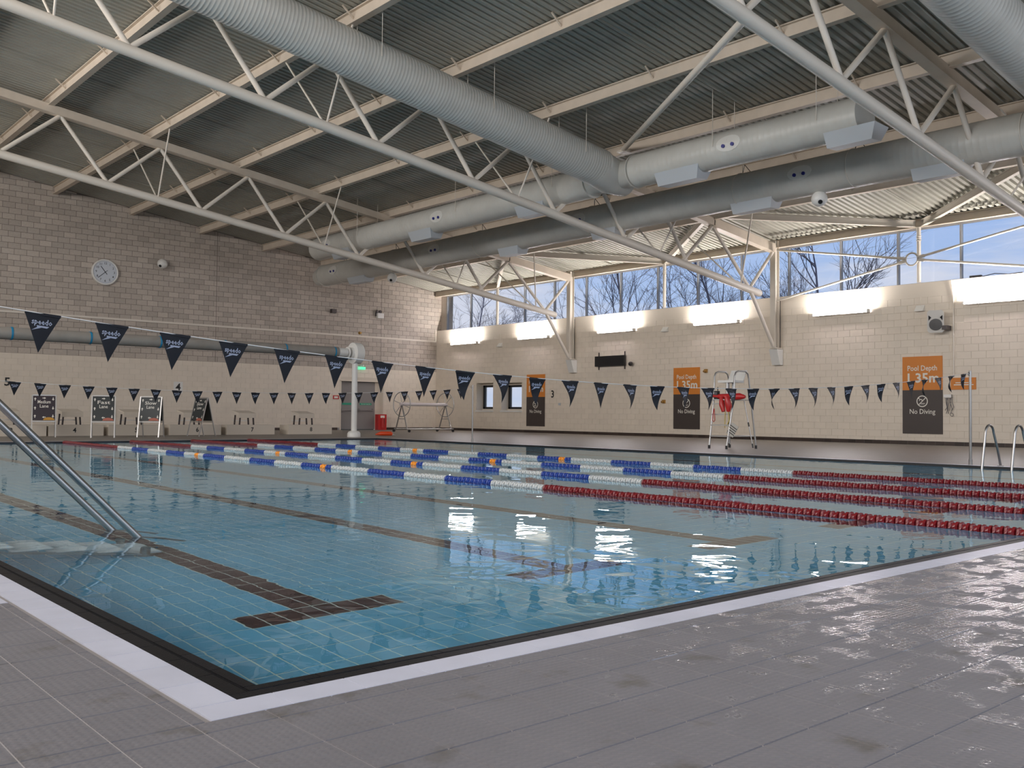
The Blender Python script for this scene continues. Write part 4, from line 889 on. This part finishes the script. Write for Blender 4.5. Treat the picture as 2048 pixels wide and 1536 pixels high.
t = thing('walkie_case', (20.6, 15.3, 1.3), 'black radio standing on the platform of the lifeguard chair', 'radio'); mb = MB(); mb.box((20.56, 15.34, 1.3), (20.66, 15.46, 1.52)); mb.tube([(20.61, 15.37, 1.5), (20.61, 15.37, 1.62)], .012, 6); mb.build('body', BLK, t); mb = MB(); mb.box((20.555, 15.36, 1.42), (20.56, 15.44, 1.49)); mb.build('screen', GREYBAG, t)
t = thing('wrist_strap', (20.5, 15.45, .7), 'red looped strap hanging from the ladder side of the lifeguard chair', 'strap'); mb = MB(); mb.tube([(20.46, 15.38, 1.05), (20.45, 15.42, .75), (20.45, 15.38, .7), (20.45, 15.34, .75), (20.46, 15.37, 1.05)], .01, 6); mb.build('loop', REDP, t)
# ================================================================== LADDERS, RAILS
for k, y in enumerate((7.24, 6.74)):
    t = thing('pool_ladder_rail', (17.9, y, 0), 'bent stainless pool ladder handrail at the right edge, '+('left one' if k == 0 else 'right one'), 'handrail', 'ladder handrails')
    pts = [(17.3, y, -.8), (17.34, y, -.1), (17.5, y, .55)]
    for a in range(0, 181, 20): pts.append((17.66-.15*math.cos(R_(a)), y-.02*a/180, .6+.14*math.sin(R_(a))))
    pts += [(17.93, y-.04, .3), (18.03, y-.05, 0)]
    mb = MB(); mb.tube(pts, .021, 12); mb.build('rail', CHROME, t); mb = MB(); mb.disc((18.03, y-.05, .006), (0, 0, 1), .05, .012, 16); mb.build('foot_flange', CHROME, t)
t = thing('ladder_treads', (17.35, 7, -.6), 'steel treads of the pool ladder below the water at the right', 'ladder'); 
for z in (-.25, -.5, -.75): mb = MB(); mb.box((17.28, 6.76, z), (17.4, 7.22, z+.025)); mb.build('tread', CHROME, t)
# access steps with long sloping handrails
t = thing('pool_steps', (1.5, 7.05, -.4), 'white treads of the access steps going down into the water at the left', 'steps')
for k in range(7):
    x = 1.39+.24*k; z = -.1-.17*k
    if z > -.87 and x < 2.5:
        mb = MB(); mb.box((x, 6.79, z-.025), (x+.26, 7.33, z)); mb.build('tread', mat('white_tread', (.9, .92, .93), .4), t)
for y in (6.8, 7.32):
    mb = MB(); mb.bar((1.39, y, -.16), (2.48, y, -.84), .04, .07); mb.build('stringer', ALU, t)
    mb = MB(); mb.tube([(2.5, y, -.9), (2.5, y, -.55)], .035, 12); mb.disc((2.5, y, -.88), (0, 0, 1), .06, .04, 14); mb.build('foot_post', CHROME, t)
for k, (y, e) in enumerate(((6.8, 2.42), (7.31, 2.41))):
    t = thing('access_handrail', (1.0, y, 0), 'long sloping steel handrail of the access steps, '+('right one entering the water' if k == 0 else 'left one entering the water'), 'handrail', 'access step handrails')
    zt = 1.0; xt = e-zt
    mb = MB(); mb.tube([(e+.35, y, -.42), (e+.2, y, -.22), (xt+.05, y, zt-.04), (xt-.08, y, zt+.03), (xt-.3, y, zt+.03), (xt-.42, y, zt-.05), (xt-.46, y, 0)], .0255, 14); mb.build('rail', CHROME, t)
    mb = MB(); mb.disc((xt-.46, y, .006), (0, 0, 1), .06, .012, 16); mb.build('foot_flange', CHROME, t)
# ================================================================== PENNANT LINES
for k, (x, y, z, lb) in enumerate(((17.64, 7.69, 1.68, 'slim steel flag pole on the pool edge beside the right poster'), (17.62, 22.4, 1.66, 'slim steel flag pole on the far part of the pool edge'), (1.0, 7.69, 1.68, 'steel flag pole outside the view'), (1.0, 22.4, 1.66, 'far steel flag pole outside the view'))):
    t = thing('flag_pole', (x+.2, y, 0), lb, 'pole', 'flag poles')
    xb = 17.95 if x > 2 else x
    xt = 17.66 if k == 0 else (17.62 if k == 1 else x)
    mb = MB(); mb.tube([(xb, y, 0), (xb, y, z+.05)] if x < 2 else [(xb, y, 0), (xb, y, z+.06)], .024, 12); mb.build('shaft', CHROME, t)
    mb = MB(); mb.tube([(xb, y, 0), (xb, y, .1)], .034, 12); mb.build('socket', CHROME, t)
    mb = MB(); mb.ring((xb-.05 if x > 2 else xb+.05, y, z), (0, 1, 0), .03, .008, 12, 6); mb.build('hook', CHROME, t)
FW_, FH_ = .25, .29
def flag_mesh(var):
    """curled triangular pennant; returns meshes for cloth and print"""
    def bend(x, z):   # z 0..-FH
        s = -z/FH_; a, b, c = ((.0, .01, .0), (.035, -.02, .5), (-.045, .02, -.6), (.06, .035, .8))[var]
        return a*math.sin(math.pi*s)*(.4+.6*s)+b*math.sin(x*22)*(.3+s)+c*x*s*.35, x*(1-abs(c)*.35*s)
    mb = MB(); n = 8; vs = []; fs = []
    for j in range(n+1):
        s = j/n; hw = FW_/2*(1-s)
        for i in range(5):
            x = -hw+2*hw*i/4; z = -FH_*s; dy, xx = bend(x, z); vs.append((xx, dy, z))
    for j in range(n):
        for i in range(4): a = j*5+i; fs.append((a, a+1, a+6, a+5))
    mb.add(vs, fs, True)
    mb.add([(-FW_/2, .004, .012), (FW_/2, .004, .012), (FW_/2, .004, -.008), (-FW_/2, .004, -.008), (-FW_/2, -.004, .012), (FW_/2, -.004, .012), (FW_/2, -.004, -.008), (-FW_/2, -.004, -.008)], [(0, 1, 2, 3), (7, 6, 5, 4), (0, 4, 5, 1), (3, 2, 6, 7)])
    lg = MB(); tv, tf = text_raw('speedo', .06, .02, 1); w = max(a for a, b in tv)-min(a for a, b in tv); kx = .145/w
    pts = [(a*kx, b-.058) for a, b in tv]; fcs = list(tf)
    o = len(pts); pts += [(-.068, -.125), (-.03, -.098), (.0, -.1), (-.035, -.085), (.055, -.085), (.04, -.1)]; fcs += [(o, o+1, o+2), (o+1, o+3, o+4), (o+1, o+4, o+5)]
    out = []
    for x, z in pts: dy, xx = bend(x, z); out.append((xx, dy-.0035, z))
    lg.add(out, fcs)
    return mb.mesh('flag', FLAG), lg.mesh('print', LOGO)
FM = [flag_mesh(v) for v in range(4)]
def pline(name, x0, n, y, zf, label, pole_x, ptz, rnd):
    t = thing(name, (x0, y, zf(x0)), label, 'pennant line')
    mb = MB(); mb.tube([(1.0, y, zf(1.0))]+[(x0-.5+.25*i, y, zf(x0-.5+.25*i)) for i in range(2*n+2)]+[(17.93, y, ptz)], .0045, 5); mb.build('cord', ROPE, t)
    for i in range(n):
        x = x0+.505*i; v = (0 if x < 6 and name == 'pennant_line' else rnd.choice((0, 1, 2, 3))) if y < 10 else rnd.choice((0, 0, 0, 1))
        f = link('flag', FM[v][0], t, Vector((x, y, zf(x)-.008))-Vector(t.location)); sl = (zf(x+.1)-zf(x-.1))/.2
        f.rotation_euler = (0, -math.atan(sl), rnd.uniform(-.08, .08))
        link('print', FM[v][1], f)
rnd = random.Random(4)
pline('pennant_line', 1.515, 33, 7.69, lambda x: 1.215+.0066*(x-9.4)**2+.006*max(0, 0), 'line of large black pennants strung across the near end of the pool', 17.9, 1.67, rnd)
pline('pennant_line', 2.835, 30, 22.4, lambda x: 1.33+.0048*(x-10.2)**2, 'line of small looking black pennants strung across the far end of the pool', 17.9, 1.62, rnd)
# ================================================================== LANE ROPES
def float_mesh(m_):
    mb = MB(); n = 12; R = .047; pr_ = []
    for k, (yy_, rr) in enumerate(((-.042, .02), (-.036, R), (-.018, R*.99), (-.012, R*.72), (.012, R*.72), (.018, R*.99), (.036, R), (.042, .02))):
        for j in range(n):
            a = 2*math.pi*j/n; r = rr*(1-.12*(j % 2 and rr > .04)); pr_.append((r*math.cos(a+yy_*8), yy_, r*math.sin(a+yy_*8)))
    mb.add(pr_, [(i*n+j, (i+1)*n+j, (i+1)*n+(j+1) % n, i*n+(j+1) % n) for i in range(7) for j in range(n)], False)
    return mb.mesh('float', m_)
FLO = {c: float_mesh(m_) for c, m_ in (('r', REDF), ('b', BLUEF), ('w', WHITEF), ('o', ORF))}
bounds = [22.95-.98*i for i in range(16)]
def fcol(y):
    if y > 22.95 or y < 8.25: return 'r'
    if 18.36 < y < 18.53 or 13.36 < y < 13.53: return 'o'
    return 'w' if int((22.95-y)/.98) % 2 == 0 else 'b'
rl = ['nearest the camera', 'second from the camera', 'third from the camera', 'farthest from the camera']
for k, X in enumerate((7.756, 9.52, 11.284, 13.05)):
    t = thing('lane_rope', (X, 15, .012), 'lane rope of red, blue and white floats, '+rl[k], 'lane rope', 'lane ropes')
    mb = MB(); mb.tube([(X, Y1-.13, -.03), (X, Yn+.13, -.03)], .012, 6); mb.build('cable', ROPE, t)
    y = Y1-.2; i = 0
    while y > Yn+.14:
        link('float', FLO[fcol(y)], t, (.006*math.sin(i*.7), y-15, -.034+.003*math.sin(i*1.3))); y -= .0872; i += 1
print('objects', len(bpy.data.objects))
